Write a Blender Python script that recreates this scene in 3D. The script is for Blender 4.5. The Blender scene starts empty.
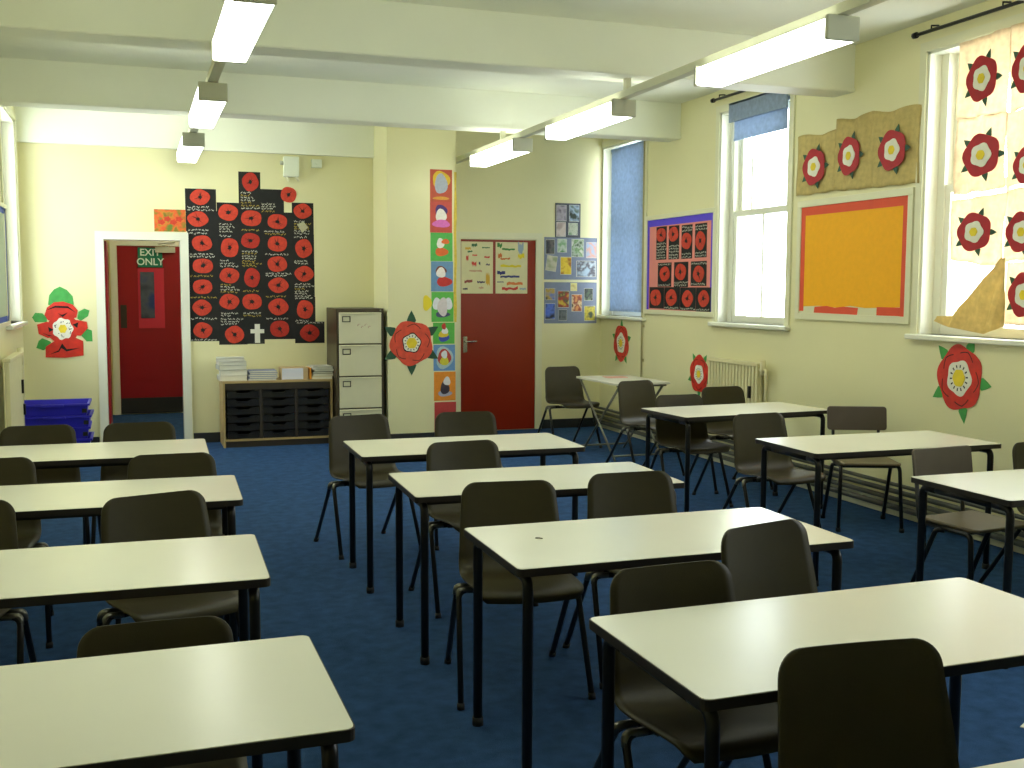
import bpy, bmesh, math, random
from mathutils import Vector, Matrix
random.seed(4)
PI = math.pi
S = bpy.context.scene
COL = S.collection

# ------------------------------------------------------------------ camera
F = 1074.7; PITCH = 0.0887; YAW = 0.3373; ROLL = 0.0043; CAMZ = 1.5394
fw = Vector((math.sin(YAW)*math.cos(PITCH), math.cos(YAW)*math.cos(PITCH), -math.sin(PITCH)))
r0 = fw.cross(Vector((0, 0, 1))).normalized(); u0_ = r0.cross(fw)
rt = r0*math.cos(ROLL) + u0_*math.sin(ROLL); up = -r0*math.sin(ROLL) + u0_*math.cos(ROLL)
CAM = Vector((0, 0, CAMZ))
cd = bpy.data.cameras.new('camera'); cam = bpy.data.objects.new('camera', cd); COL.objects.link(cam)
cd.sensor_width = 36; cd.lens = 36*F/1024; cd.clip_start = 0.05
cam.matrix_world = Matrix(((rt.x, up.x, -fw.x, 0), (rt.y, up.y, -fw.y, 0), (rt.z, up.z, -fw.z, CAMZ), (0, 0, 0, 1)))
S.camera = cam

# measuring: where a sight line of the photograph meets a plane of the room
def sight(px, py): return fw + rt*((px-512)/F) - up*((py-384)/F)
def on_z(px, py, z): d = sight(px, py); return CAM + d*((z-CAM.z)/d.z)
def on_y(px, py, y): d = sight(px, py); return CAM + d*(y/d.y)
def on_x(px, py, x): d = sight(px, py); return CAM + d*(x/d.x)

YB = 11.0      # back wall
YP = 10.35     # face of the chimney breast
XR = 4.9       # window wall
XL = -0.99     # left wall
ZC = 3.28      # ceiling
YR = -2.2      # wall behind the camera

# ------------------------------------------------------------------ materials
def lin(c):
    return tuple(((v/255)/12.92 if v/255 <= .04045 else (((v/255)+.055)/1.055)**2.4) for v in c)
MATS = {}
def mat(name, rgb, rough=.5, noise=.0, scale=8, metal=0, emit=0, bump=0, bscale=60, spec=.5, coat=0):
    if name in MATS: return MATS[name]
    m = bpy.data.materials.new(name); m.use_nodes = True
    nt = m.node_tree; b = nt.nodes['Principled BSDF']
    c = lin(rgb)
    b.inputs['Roughness'].default_value = rough; b.inputs['Metallic'].default_value = metal
    b.inputs['Specular IOR Level'].default_value = spec
    b.inputs['Coat Weight'].default_value = coat
    tc = nt.nodes.new('ShaderNodeTexCoord')
    n = nt.nodes.new('ShaderNodeTexNoise'); n.inputs['Scale'].default_value = scale; n.inputs['Detail'].default_value = 5
    nt.links.new(tc.outputs['Object'], n.inputs['Vector'])
    r = nt.nodes.new('ShaderNodeValToRGB')
    r.color_ramp.elements[0].position = .3; r.color_ramp.elements[1].position = .7
    r.color_ramp.elements[0].color = (*[v*(1-noise) for v in c], 1)
    r.color_ramp.elements[1].color = (*[min(1, v*(1+noise)) for v in c], 1)
    nt.links.new(n.outputs['Fac'], r.inputs['Fac']); nt.links.new(r.outputs['Color'], b.inputs['Base Color'])
    if emit:
        b.inputs['Emission Color'].default_value = (*c, 1); b.inputs['Emission Strength'].default_value = emit
    if bump:
        n2 = nt.nodes.new('ShaderNodeTexNoise'); n2.inputs['Scale'].default_value = bscale; n2.inputs['Detail'].default_value = 4
        nt.links.new(tc.outputs['Object'], n2.inputs['Vector'])
        bp = nt.nodes.new('ShaderNodeBump'); bp.inputs['Strength'].default_value = bump; bp.inputs['Distance'].default_value = .01
        nt.links.new(n2.outputs['Fac'], bp.inputs['Height']); nt.links.new(bp.outputs['Normal'], b.inputs['Normal'])
    MATS[name] = m
    return m
def blotch(name, cols, scale=9, rough=.6):
    """printed picture: a noise pattern of several colours"""
    m = bpy.data.materials.new(name); m.use_nodes = True
    nt = m.node_tree; b = nt.nodes['Principled BSDF']; b.inputs['Roughness'].default_value = rough
    tc = nt.nodes.new('ShaderNodeTexCoord'); n = nt.nodes.new('ShaderNodeTexNoise')
    n.inputs['Scale'].default_value = scale; n.inputs['Detail'].default_value = 2
    mp = nt.nodes.new('ShaderNodeMapping'); mp.inputs['Location'].default_value = (random.random()*9, 0, random.random()*9)
    nt.links.new(tc.outputs['Object'], mp.inputs['Vector']); nt.links.new(mp.outputs['Vector'], n.inputs['Vector'])
    r = nt.nodes.new('ShaderNodeValToRGB'); cr = r.color_ramp; cr.interpolation = 'LINEAR'
    k = len(cols)
    while len(cr.elements) < k: cr.elements.new(.5)
    for i, c in enumerate(cols):
        cr.elements[i].position = .36 + .28*i/max(1, k-1); cr.elements[i].color = (*lin(c), 1)
    nt.links.new(n.outputs['Fac'], r.inputs['Fac']); nt.links.new(r.outputs['Color'], b.inputs['Base Color'])
    return m
def cloth(name, rgb, trans, rough=.9):
    m = mat(name, rgb, rough, .12, 25, bump=.35, bscale=160, spec=.1)
    nt = m.node_tree; b = nt.nodes['Principled BSDF']; out = nt.nodes['Material Output']
    t = nt.nodes.new('ShaderNodeBsdfTranslucent'); mx = nt.nodes.new('ShaderNodeMixShader'); mx.inputs[0].default_value = trans
    src = b.inputs['Base Color'].links[0].from_socket
    nt.links.new(src, t.inputs['Color'])
    nt.links.new(b.outputs[0], mx.inputs[1]); nt.links.new(t.outputs[0], mx.inputs[2]); nt.links.new(mx.outputs[0], out.inputs['Surface'])
    return m
def glass(name):
    m = bpy.data.materials.new(name); m.use_nodes = True; nt = m.node_tree
    nt.nodes.remove(nt.nodes['Principled BSDF']); out = nt.nodes['Material Output']
    t = nt.nodes.new('ShaderNodeBsdfTransparent'); t.inputs[0].default_value = (.94, .96, .96, 1)
    g = nt.nodes.new('ShaderNodeBsdfGlossy'); g.inputs['Roughness'].default_value = .02
    lw = nt.nodes.new('ShaderNodeLayerWeight'); lw.inputs[0].default_value = .5
    f = nt.nodes.new('ShaderNodeMath'); f.operation = 'POWER'; f.inputs[1].default_value = 4
    nt.links.new(lw.outputs['Facing'], f.inputs[0])
    mx = nt.nodes.new('ShaderNodeMixShader')
    nt.links.new(f.outputs[0], mx.inputs[0]); nt.links.new(t.outputs[0], mx.inputs[1]); nt.links.new(g.outputs[0], mx.inputs[2])
    nt.links.new(mx.outputs[0], out.inputs['Surface'])
    return m

WALL = mat('cream_wall_paint', (230, 225, 178), .34, .025, 1.3, bump=.05, bscale=7)
CEIL = mat('ceiling_paint', (240, 242, 224), .6, .03, 1.5)
WHITE = mat('white_gloss_paint', (232, 232, 214), .25, .02, 3)
FRAME = mat('cream_gloss_woodwork', (226, 224, 190), .3, .02, 3)
CARPET = mat('blue_carpet', (47, 77, 118), .95, .22, 14, bump=.5, bscale=260, spec=.1)
SKIRT = mat('dark_skirting_paint', (34, 36, 36), .5, .1, 5)
LAM = mat('cream_laminate', (236, 235, 220), .24, .015, 3, spec=.5)
EDGE = mat('dark_table_edging', (38, 32, 26), .45, .1, 9)
STEEL = mat('dark_painted_steel', (34, 33, 30), .35, .1, 12, metal=.3)
GLINT = mat('highlight_grey_steel', (112, 110, 100), .3, .1, 12, metal=.7)  # paler steel holding the highlight of the chair tube bends
CHROME = mat('worn_chrome', (170, 170, 160), .25, .05, 9, metal=1)
RUBBER = mat('black_rubber', (22, 22, 22), .7)
SHELL = mat('olive_brown_plastic', (54, 48, 26), .45, .06, 20, bump=.08, bscale=300, spec=.35)
PLY = mat('brown_seat_plastic', (98, 86, 60), .4, .08, 12)
GREYPLY = mat('grey_brown_backrest', (88, 78, 70), .35, .06, 12)
LAMP = mat('lit_diffuser', (250, 255, 240), .5, emit=10)
LGREY = mat('light_fitting_grey', (186, 186, 164), .5, .03)
TRUNK = mat('trunking_paint', (206, 206, 178), .5, .03)
RED = mat('red_door_paint', (140, 34, 4), .3, .05, 3)
RED2 = mat('crimson_door_paint', (150, 10, 24), .35, .05, 3)
BLACKSUGAR = mat('black_sugar_paper', (30, 30, 28), .9, .15, 12)
POPPY = mat('poppy_red', (200, 58, 34), .7, .16, 40, bump=.3, bscale=90)
POPPYD = mat('poppy_dark_red', (182, 42, 24), .7, .16, 40, bump=.3, bscale=90)
BLACK = mat('black_ink', (18, 16, 14), .8)
CHALK = mat('white_chalk', (190, 190, 176), .9)
CHALKY = mat('yellow_chalk', (170, 150, 62), .9)
PAPER = mat('white_paper', (226, 224, 208), .8, .03)
ROSER = mat('rose_red_paint', (206, 44, 26), .55, .18, 14)
ROSED = mat('rose_crimson_paint', (172, 14, 28), .6, .14, 20)
ROSEW = mat('rose_white_paint', (232, 230, 214), .7, .06, 20)
ROSEY = mat('rose_yellow_paint', (232, 206, 46), .7, .08, 20)
LEAF = mat('leaf_green_paint', (66, 158, 72), .6, .16, 14)
LEAFD = mat('leaf_dark_green_paint', (40, 82, 56), .6, .16, 14)
HESS = cloth('hessian', (198, 178, 118), .0)
HESSF = cloth('hessian_loose', (214, 192, 132), .3)
HESSB = cloth('hessian_backlit', (226, 210, 184), .62)
BLIND = cloth('blue_grey_blind', (170, 186, 206), .38, .8)
ORANGE = mat('orange_backing_paper', (250, 178, 0), .7, .03, 30)
BORDER = mat('red_border_paper', (226, 84, 52), .7, .04)
PINK = mat('pink_backing_paper', (226, 140, 128), .7, .04)
VIOLET = mat('violet_border_paper', (88, 68, 214), .7, .04)
SLATE = mat('slate_blue_card', (128, 136, 156), .8, .06, 20)
DSLATE = mat('dark_slate_card', (84, 88, 96), .8, .06, 20)
CABBROWN = mat('brown_cabinet_steel', (62, 52, 34), .4, .06)
CABCREAM = mat('cream_drawer_steel', (214, 210, 176), .4, .02)
BEECH = mat('beech_board', (176, 150, 98), .45, .08, 6)
TRAY = mat('black_tray_plastic', (26, 25, 22), .4, .1)
DKBROWN = mat('dark_brown_board', (52, 44, 32), .5, .1)
BLUEP = mat('blue_crate_plastic', (46, 42, 190), .35, .05)
RADI = mat('cream_radiator_enamel', (226, 218, 172), .35, .02)
PIPE = mat('painted_pipe', (184, 174, 126), .45, .08)
DPIPE = mat('dark_dusty_pipe', (74, 76, 66), .5, .12)
SIGN = mat('green_sign', (0, 116, 86), .4)
GREYGL = mat('dim_glass_behind', (72, 78, 92), .2)
GLASS = glass('window_glass')

# ------------------------------------------------------------------ mesh builder
class MB:
    def __init__(s): s.bm = bmesh.new(); s.mi = 0
    def m(s, i): s.mi = i; return s
    def _f(s, vs, smooth=False):
        try:
            f = s.bm.faces.new(vs); f.material_index = s.mi; f.smooth = smooth; return f
        except ValueError: return None
    def box(s, x0, x1, y0, y1, z0, z1):
        v = [s.bm.verts.new(p) for p in ((x0,y0,z0),(x1,y0,z0),(x1,y1,z0),(x0,y1,z0),(x0,y0,z1),(x1,y0,z1),(x1,y1,z1),(x0,y1,z1))]
        for q in ((3,2,1,0),(4,5,6,7),(0,1,5,4),(1,2,6,5),(2,3,7,6),(3,0,4,7)): s._f([v[i] for i in q])
        return s
    def prism(s, pts, y0, y1):
        """polygon in x,z pulled from y0 (back) to y1 (front, smaller y)"""
        a = sum(pts[i][0]*pts[(i+1) % len(pts)][1]-pts[(i+1) % len(pts)][0]*pts[i][1] for i in range(len(pts)))
        if a < 0: pts = pts[::-1]
        B = [s.bm.verts.new((x, y0, z)) for x, z in pts]; T = [s.bm.verts.new((x, y1, z)) for x, z in pts]
        s._f(T); s._f(B[::-1])
        n = len(pts)
        for i in range(n): s._f([B[i], B[(i+1) % n], T[(i+1) % n], T[i]])
        return s
    def slab(s, pts, z0, z1, top=None):
        a = sum(pts[i][0]*pts[(i+1) % len(pts)][1]-pts[(i+1) % len(pts)][0]*pts[i][1] for i in range(len(pts)))
        if a < 0: pts = pts[::-1]
        B = [s.bm.verts.new((x, y, z0)) for x, y in pts]; T = [s.bm.verts.new((x, y, z1)) for x, y in pts]
        n = len(pts); s._f(B[::-1])
        for i in range(n): s._f([B[i], B[(i+1) % n], T[(i+1) % n], T[i]])
        if top is not None: s.mi = top
        s._f(T); return s
    def rect(s, x0, x1, z0, z1, y0, y1): return s.prism([(x0,z0),(x1,z0),(x1,z1),(x0,z1)], y0, y1)
    def tube(s, path, r, seg=10, caps=True):
        P = [Vector(p) for p in path]; rings = []
        n = None
        for i, p in enumerate(P):
            d = (P[min(i+1, len(P)-1)] - P[max(i-1, 0)]).normalized()
            if n is None:
                n = d.orthogonal().normalized()
            n = (n - d*n.dot(d)).normalized(); b = d.cross(n)
            rr = r[i] if isinstance(r, (list, tuple)) else r
            rings.append([s.bm.verts.new(p + (n*math.cos(2*PI*k/seg) + b*math.sin(2*PI*k/seg))*rr) for k in range(seg)])
        for a, c in zip(rings, rings[1:]):
            for k in range(seg): s._f([a[k], a[(k+1) % seg], c[(k+1) % seg], c[k]], True)
        if caps: s._f(rings[0][::-1]); s._f(rings[-1])
        return s
    def grid(s, rows, smooth=True):
        V = [[s.bm.verts.new(p) for p in row] for row in rows]
        for a, b in zip(V, V[1:]):
            for i in range(len(a)-1): s._f([a[i], a[i+1], b[i+1], b[i]], smooth)
        return s
    def build(s, name, mats, parent=None, loc=None, rotz=0):
        bmesh.ops.recalc_face_normals(s.bm, faces=s.bm.faces[:]) if not getattr(s, 'open', False) else None
        me = bpy.data.meshes.new(name); s.bm.to_mesh(me); s.bm.free()
        if not isinstance(mats, (list, tuple)): mats = [mats]
        for x in mats: me.materials.append(x)
        o = bpy.data.objects.new(name, me); COL.objects.link(o)
        if parent: o.parent = parent
        if loc is not None: o.location = loc; o.rotation_euler = (0, 0, rotz)
        return o
def bend(pts, n=5):
    """rounds the inner corners of a path"""
    P = [Vector(p) for p in pts]; out = [P[0]]
    for a, b, c in zip(P, P[1:], P[2:]):
        r = min(.035, (a-b).length*.45, (c-b).length*.45)
        p = b+(a-b).normalized()*r; q = b+(c-b).normalized()*r
        for i in range(n+1):
            t = i/n; out.append(p*(1-t)**2 + b*2*t*(1-t) + q*t*t)
    out.append(P[-1]); return out
def tag(o, label=None, cat=None, group=None, kind=None):
    if label: o['label'] = label
    if cat: o['category'] = cat
    if group: o['group'] = group
    if kind: o['kind'] = kind
    return o
def empty(name, label, cat, loc, rotz=0, group=None):
    o = bpy.data.objects.new(name, None); COL.objects.link(o); o.location = loc; o.rotation_euler = (0, 0, rotz)
    o.empty_display_size = .1
    return tag(o, label, cat, group)
def struct(mb, name, m, label=None):
    o = mb.build(name, m); o['kind'] = 'structure'
    if label: o['label'] = label
    return o
def dup(root, loc, rotz, label, group=None):
    r = root.copy(); COL.objects.link(r); r.location = loc; r.rotation_euler = (0, 0, rotz); r['label'] = label
    if group: r['group'] = group
    for ch in list(root.children):
        c = ch.copy(); COL.objects.link(c); c.parent = r
        for g in list(ch.children):
            d = g.copy(); COL.objects.link(d); d.parent = c
    return r
def bevel(o, w=.004, seg=2):
    md = o.modifiers.new('bevel', 'BEVEL'); md.width = w; md.segments = seg; md.limit_method = 'ANGLE'; return o

# walls as drawing planes: local x runs right as seen facing the wall, local -y comes into the room
PLANES = {'back': (0, lambda p: (p.x, p.z)), 'pillar': (0, lambda p: (p.x, p.z)), 'right': (-PI/2, lambda p: (-p.y, p.z)), 'left': (PI/2, lambda p: (p.y, p.z))}
def wp(plane, px, py, off=0):
    p = {'back': lambda: on_y(px, py, YB-off), 'pillar': lambda: on_y(px, py, YP-off), 'right': lambda: on_x(px, py, XR-off), 'left': lambda: on_x(px, py, XL+off)}[plane]()
    return PLANES[plane][1](p)
def wloc(plane, u, z, off=0):
    return {'back': (u, YB-off, z), 'pillar': (u, YP-off, z), 'right': (XR-off, -u, z), 'left': (XL+off, u, z)}[plane]
def wall_empty(name, label, cat, plane, u, z, group=None, off=0):
    return empty(name, label, cat, wloc(plane, u, z, off), PLANES[plane][0], group)

# ------------------------------------------------------------------ room shell
struct(MB().box(-1.6, XR+.3, YR, YB+3.2, -.1, 0), 'floor', CARPET)
struct(MB().box(XL-.3, XR+.3, YR, YB+.15, ZC, ZC+.12), 'ceiling', CEIL)
D1 = (-.275, .445, 2.0)      # door opening in the back wall
D2 = (3.27, 4.12, 2.06)      # red door
w = MB()
w.box(XL-.3, D1[0], YB, YB+.15, 0, ZC); w.box(D1[0], D1[1], YB, YB+.15, D1[2], ZC); w.box(D1[1], XR+.3, YB, YB+.15, 0, ZC)
struct(w, 'wall_back', WALL)
struct(MB().box(2.34, 3.03, YP, YB-.001, 0, ZC-.001), 'wall_chimney_breast', WALL)
# window wall with three openings in view  (y from, y to)
WIN = [(9.93, 10.985), (7.38, 8.46), (4.62, 5.84), (1.7, 2.95)]  # last one is unseen, added on the spacing for daylight on near tables
WZ0, WZ1 = 1.25, 3.08
w = MB(); WT = .3
ys = [YR]
for a, b in sorted(WIN): ys += [a, b]
ys.append(YB)
for i in range(0, len(ys), 2): w.box(XR, XR+WT, ys[i], ys[i+1], 0, ZC-.001)
for a, b in WIN: w.box(XR, XR+WT, a, b, 0, WZ0); w.box(XR, XR+WT, a, b, WZ1, ZC-.001)
struct(w, 'wall_right', WALL)
LW = (9.66, 10.82)
w = MB()
w.box(XL-WT, XL, YR, LW[0], 0, ZC-.001); w.box(XL-WT, XL, LW[1], YB, 0, ZC-.001)
w.box(XL-WT, XL, LW[0], LW[1], 0, WZ0-.03); w.box(XL-WT, XL, LW[0], LW[1], WZ1-.05, ZC-.001)
struct(w, 'wall_left', WALL)
struct(MB().box(XL-.3, XR+.3, YR-.12, YR, 0, ZC), 'wall_rear', WALL)
# ceiling beams and the deep cornice over the left of the back wall
for i, y in enumerate((1.45, 4.03, 6.6, 9.2)):
    b = MB(); b.box(XL, XR, y, y+.24, 2.95, ZC-.001)
    b.box(XL, XR, y-.012, y+.252, 2.955, 2.975)
    struct(b, 'trim_%d' % (i+1), CEIL)
struct(MB().box(XL, 2.339, YB-.06, YB-.001, 2.86, ZC-.001), 'trim_5', CEIL)
# skirtings
w = MB(); H = .1
for a, b in ((XL, D1[0]-.075), (D1[1]+.075, 2.34), (3.03, D2[0]-.08), (D2[1]+.08, XR)): w.box(a, b, YB-.018, YB-.001, 0.001, H)
w.box(2.33, 3.04, YP-.018, YP-.001, .001, H); w.box(2.322, 2.339, YP-.018, YB-.02, .001, H)
struct(w, 'baseboard_back', SKIRT)
struct(MB().box(XL+.001, XL+.018, YR, YB-.02, .001, H), 'baseboard_left', SKIRT)
struct(MB().box(XR-.022, XR-.001, YR, YB-.02, .001, .12), 'baseboard_right', FRAME)
# heating pipes running along the foot of the window wall
for i, (dx, z, r) in enumerate(((.075, .075, .021), (.07, .13, .018), (.065, .18, .018), (.06, .225, .014))):
    t = MB().tube([(XR-dx, 2.0, z), (XR-dx, YB-.03, z)], r, 8)
    for y in (3, 5, 7, 9, 10.6): t.box(XR-dx-.012, XR-.022, y, y+.02, z-.008, z+.008)
    o = t.build('heating_pipe', DPIPE)
    tag(o, ['lowest', 'second lowest', 'second highest', 'topmost'][i]+' of the dark heating pipes along the foot of the window wall', 'pipe', 'heating pipes by the skirting')

# ------------------------------------------------------------------ windows
def sash_window(name, y0, y1, plane_x, z0, z1, sgn, nb_top, nb_bot):
    """box sash set in the opening; sgn=+1 the room is on the -X side"""
    root = bpy.data.objects.new(name, None); COL.objects.link(root); root['kind'] = 'structure'
    root.location = (plane_x, (y0+y1)/2, z0)
    W = (y1-y0)/2; Hh = z1-z0; d = .19*sgn
    def part(mb, nm, m): return mb.build(nm, m, root)
    def bx(mb, xa, xb, *q): mb.box(min(xa, xb), max(xa, xb), *q)
    # lining of the reveal + architrave + sill
    m = MB()
    bx(m, 0, d, W-.02, W, 0, Hh); bx(m, 0, d, -W, -W+.02, 0, Hh); bx(m, 0, d, -W, W, Hh-.02, Hh)
    bx(m, d*.5, d, W-.085, W-.02, 0, Hh); bx(m, d*.5, d, -W+.02, -W+.085, 0, Hh)
    part(m, 'window_frame', WHITE)
    m = MB()
    
    if y1 < 10.9: bx(m, -.015*sgn, 0, W, W+.06, -.02, Hh+.06)
    bx(m, -.015*sgn, 0, -W, W, Hh, Hh+.06); bx(m, -.015*sgn, 0, -W-.06, -W, -.02, Hh+.06)
    part(m, 'architrave', FRAME)
    m = MB(); bx(m, -.055*sgn, d+.05*sgn, -W-.07, W+(.07 if y1 < 10.9 else .03), -.035, 0); bevel(part(m, 'window_sill', WHITE), .008)
    mid = Hh*.52
    def sash(nm, xa, za, zb, bars):
        m = MB(); a, b = -W+.085, W-.085; xb = xa+.045*sgn
        bx(m, xa, xb, a, a+.05, za, zb); bx(m, xa, xb, b-.05, b, za, zb)
        bx(m, xa, xb, a+.05, b-.05, za, za+.06); bx(m, xa, xb, a+.05, b-.05, zb-.05, zb)
        s = part(m, nm, WHITE)
        g = MB()
        for t in bars:
            y = a+(b-a)*t; bx(g, xa+.008*sgn, xa+.037*sgn, y-.012, y+.012, za+.06, zb-.05)
        g.build('glazing_bar', WHITE, s)
        p = MB(); bx(p, xa+.02*sgn, xa+.024*sgn, a+.05, b-.05, za+.06, zb-.05); p.build('pane', GLASS, s)
    sash('lower_sash', d*.55, .0, mid+.02, nb_bot)
    sash('upper_sash', d*.55+.05*sgn, mid-.03, Hh-.02, nb_top)
    return root
for i, (a, b) in enumerate(WIN):
    sash_window('window_%d' % (i+1), a, b, XR, WZ0, WZ1, 1, (.2, .8), (.5,))
sash_window('window_5', LW[0], LW[1], XL, WZ0-.03, WZ1-.05, -1, (.2, .8), (.5,))
# roller blinds
def blind(y0, y1, zt, zb, label, box):
    c = ((y0+y1)/2)
    t = empty('roller_blind', label, 'blind', (XR+.035, c, zt)); W = (y1-y0)/2
    MB().tube([(0, -W, -.03), (0, W, -.03)], .027, 14).build('roller', BLIND, t)
    f = MB(); f.box(-.029, -.026, -W+.03, W-.02, zb-zt, -.03); f.build('fabric', BLIND, t)
    MB().box(-.034, -.022, -W+.028, W-.018, zb-zt-.02, zb-zt).build('bottom_bar', BLIND, t)
    if box:
        m = MB(); m.box(-.075, -.06, -W-.02, W, -.13, .03); m.box(-.075, .02, -W-.02, W, .015, .03); m.build('pelmet', BLIND, t)
    
    for y in (-W-.012, W): MB().box(-.02, .02, y, y+.012, -.06, 0).build('bracket', LGREY, t)
    MB().tube([(-.03, W-.0, -.03), (-.034, W+.002, -.4), (-.03, W, -.7)], .003, 6).build('pull_chain', LGREY, t)
blind(WIN[0][0]+.03, WIN[0][1]-.2, WZ1-.03, WZ0+.07, 'blue-grey roller blind drawn fully down over the corner window', False)
blind(WIN[1][0]+.03, WIN[1][1]-.2, WZ1+.015, 2.83, 'blue-grey roller blind rolled mostly up over the middle window', True)
# curtain rails
def rail(y0, y1, z, label):
    t = empty('curtain_rail', label, 'curtain rail', (XR-.06, (y0+y1)/2, z), 0, 'dark rails over the windows'); W = (y1-y0)/2
    MB().tube([(0, -W, 0), (0, W, 0)], .012, 8).build('rod', STEEL, t)
    for y in (-W, W): MB().tube([(0, y-.015, 0), (0, y+.015, 0)], .02, 10).build('finial', STEEL, t)
    for y in (-W*.8, 0, W*.8):
        m = MB(); m.tube([(0, y, 0), (0, y, .03), (.058, y, .035)], .006, 6); m.build('bracket', STEEL, t)
rail(9.98, 10.85, 3.19, 'dark curtain rail over the corner window with the drawn blind')
rail(7.42, 8.5, 3.19, 'dark curtain rail over the middle window')
rail(4.4, 5.9, 3.19, 'dark curtain rail over the window hung with hessian roses')

# ------------------------------------------------------------------ doors
def architrave(x0, x1, z, y, wd):
    m = MB(); m.box(x0-wd, x0, y-.022, y-.001, 0.001, z+wd); m.box(x1, x1+wd, y-.022, y-.001, .001, z+wd); m.box(x0, x1, y-.022, y-.001, z, z+wd)
    return m
def droot(name, loc, label):
    o = bpy.data.objects.new(name, None); COL.objects.link(o); o.location = loc; o['kind'] = 'structure'; o['label'] = label; return o
d = droot('door_1', ((D1[0]+D1[1])/2, YB, 0), 'open doorway in the back wall leading to the corridor')
m = architrave(D1[0], D1[1], D1[2], YB, .065)
m.box(D1[0], D1[0]+.012, YB-.022, YB+.16, .001, D1[2]); m.box(D1[1]-.012, D1[1], YB-.022, YB+.16, .001, D1[2]); m.box(D1[0], D1[1], YB-.022, YB+.16, D1[2]-.012, D1[2])
o = m.build('door_frame', WHITE); o.parent = d; o.location = (-(D1[0]+D1[1])/2, -YB, 0)
# the leaf stands open into the corridor, seen on its edge
m = MB(); m.box(-.027, .013, 0, .74, .008, D1[2]-.02); o = m.build('door_leaf', RED2, d); o.location = (D1[0]-(D1[0]+D1[1])/2+.018, .17, 0)
# red door beside the chimney breast
cx2 = (D2[0]+D2[1])/2
d = droot('door_2', (cx2, YB, 0), 'closed red door beside the chimney breast')
m = architrave(D2[0], D2[1], D2[2], YB, .075); o = m.build('door_frame', FRAME, d); o.location = (-cx2, -YB, 0)
m = MB(); m.box(-(D2[1]-D2[0])/2+.004, (D2[1]-D2[0])/2-.004, -.012, -.001, .008, D2[2]-.004); lf = m.build('door_leaf', RED, d)
hx, hz = wp('back', 464.5, 342); hx -= cx2
m = MB(); m.rect(hx-.02, hx+.025, hz-.11, hz+.06, -.013, -.019); m.tube(bend([(hx, -.019, hz+.005), (hx, -.06, hz+.005), (hx+.12, -.06, hz+.008)]), .009, 8)
m.build('door_handle', CHROME, d)
# corridor behind the doorway
YC = 13.75
w = MB(); w.box(-1.4, 1.9, YC, YC+.1, 0, 2.75); struct(w, 'wall_corridor_back', WALL)
w = MB(); w.box(-.52, -.42, YB+.95, YC, 0, 2.75); struct(w, 'wall_corridor_left', WALL)
w = MB(); w.box(1.8, 1.9, YB+.15, YC, 0, 2.75); struct(w, 'wall_corridor_right', WALL)
w = MB(); w.box(-1.4, -1.3, YB+.15, YC, 0, 2.75); struct(w, 'wall_corridor_end', WALL)
w = MB(); w.box(-1.5, 1.9, YB+.15, YC+.1, 2.75, 2.85); struct(w, 'trim_6', CEIL)
w = MB(); w.box(-.42, -.405, YB+.95, YC-.02, .001, .1); struct(w, 'baseboard_corridor', LGREY)
pl = on_y(118, 300, YC); xd0 = pl.x
d = droot('door_3', (xd0+.42, YC, 0), 'crimson door across the corridor with a vision panel')
zt = on_y(150, 246, YC).z
m = MB()
m.box(-.42-.075, -.42, -.05, -.001, .001, zt+.07); m.box(.42, .495, -.05, -.001, .001, zt+.07); m.box(-.42, .42, -.05, -.001, zt, zt+.07); m.build('door_frame', WHITE, d)
v0 = on_y(137.5, 268, YC); v1 = on_y(165, 328, YC)
lx0, lx1, lz0, lz1 = v0.x-xd0-.42, v1.x-xd0-.42, v1.z, v0.z
m = MB(); m.box(-.418, .418, -.03, -.001, .01, zt-.004); m.build('door_leaf', RED2, d)
PKRED = mat('lighter_red_beading', (206, 44, 66), .4)
m = MB(); m.box(lx0, lx1, -.042, -.031, lz0, lz1); vp = m.build('vision_panel_frame', PKRED, d); vp['label'] = 'lighter red beaded frame'
g0 = on_y(140, 272, YC); g1 = on_y(155, 318, YC)
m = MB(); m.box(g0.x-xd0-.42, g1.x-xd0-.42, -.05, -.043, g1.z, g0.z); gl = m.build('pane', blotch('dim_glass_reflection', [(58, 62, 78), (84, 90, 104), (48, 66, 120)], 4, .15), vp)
m = MB(); m.box(-.415, .415, -.037, -.031, .012, .2); m.build('kick_plate', SKIRT, d)
c0 = on_y(155, 247, YC); c1 = on_y(175, 253, YC)
m = MB(); m.box(c0.x-xd0-.42, c1.x-xd0-.42, -.09, -.031, c1.z, c0.z); m.tube([(c1.x-xd0-.5, -.07, c0.z), (c1.x-xd0-.62, -.16, c0.z+.03), (c1.x-xd0-.42, -.06, c0.z+.06)], .008, 6); m.build('door_closer', LGREY, d)
h0 = on_y(119, 318, YC)
m = MB(); m.rect(h0.x-xd0-.42+.02, h0.x-xd0-.42+.09, on_y(120, 328, YC).z, on_y(120, 305, YC).z, -.031, -.036); m.build('push_plate', DKBROWN, d)
s0 = on_y(137.5, 247.5, YC); s1 = on_y(162.5, 267.5, YC)
sg = empty('exit_sign', 'green sign reading EXIT ONLY on the crimson corridor door', 'sign', ((s0.x+s1.x)/2, YC-.051, (s0.z+s1.z)/2))
sw, sh = (s1.x-s0.x), (s0.z-s1.z)
MB().rect(-sw/2, sw/2, -sh/2, sh/2, 0, -.004).build('sign_plate', SIGN, sg)
SIGNW = mat('sign_white', (225, 240, 232), .5)
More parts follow.
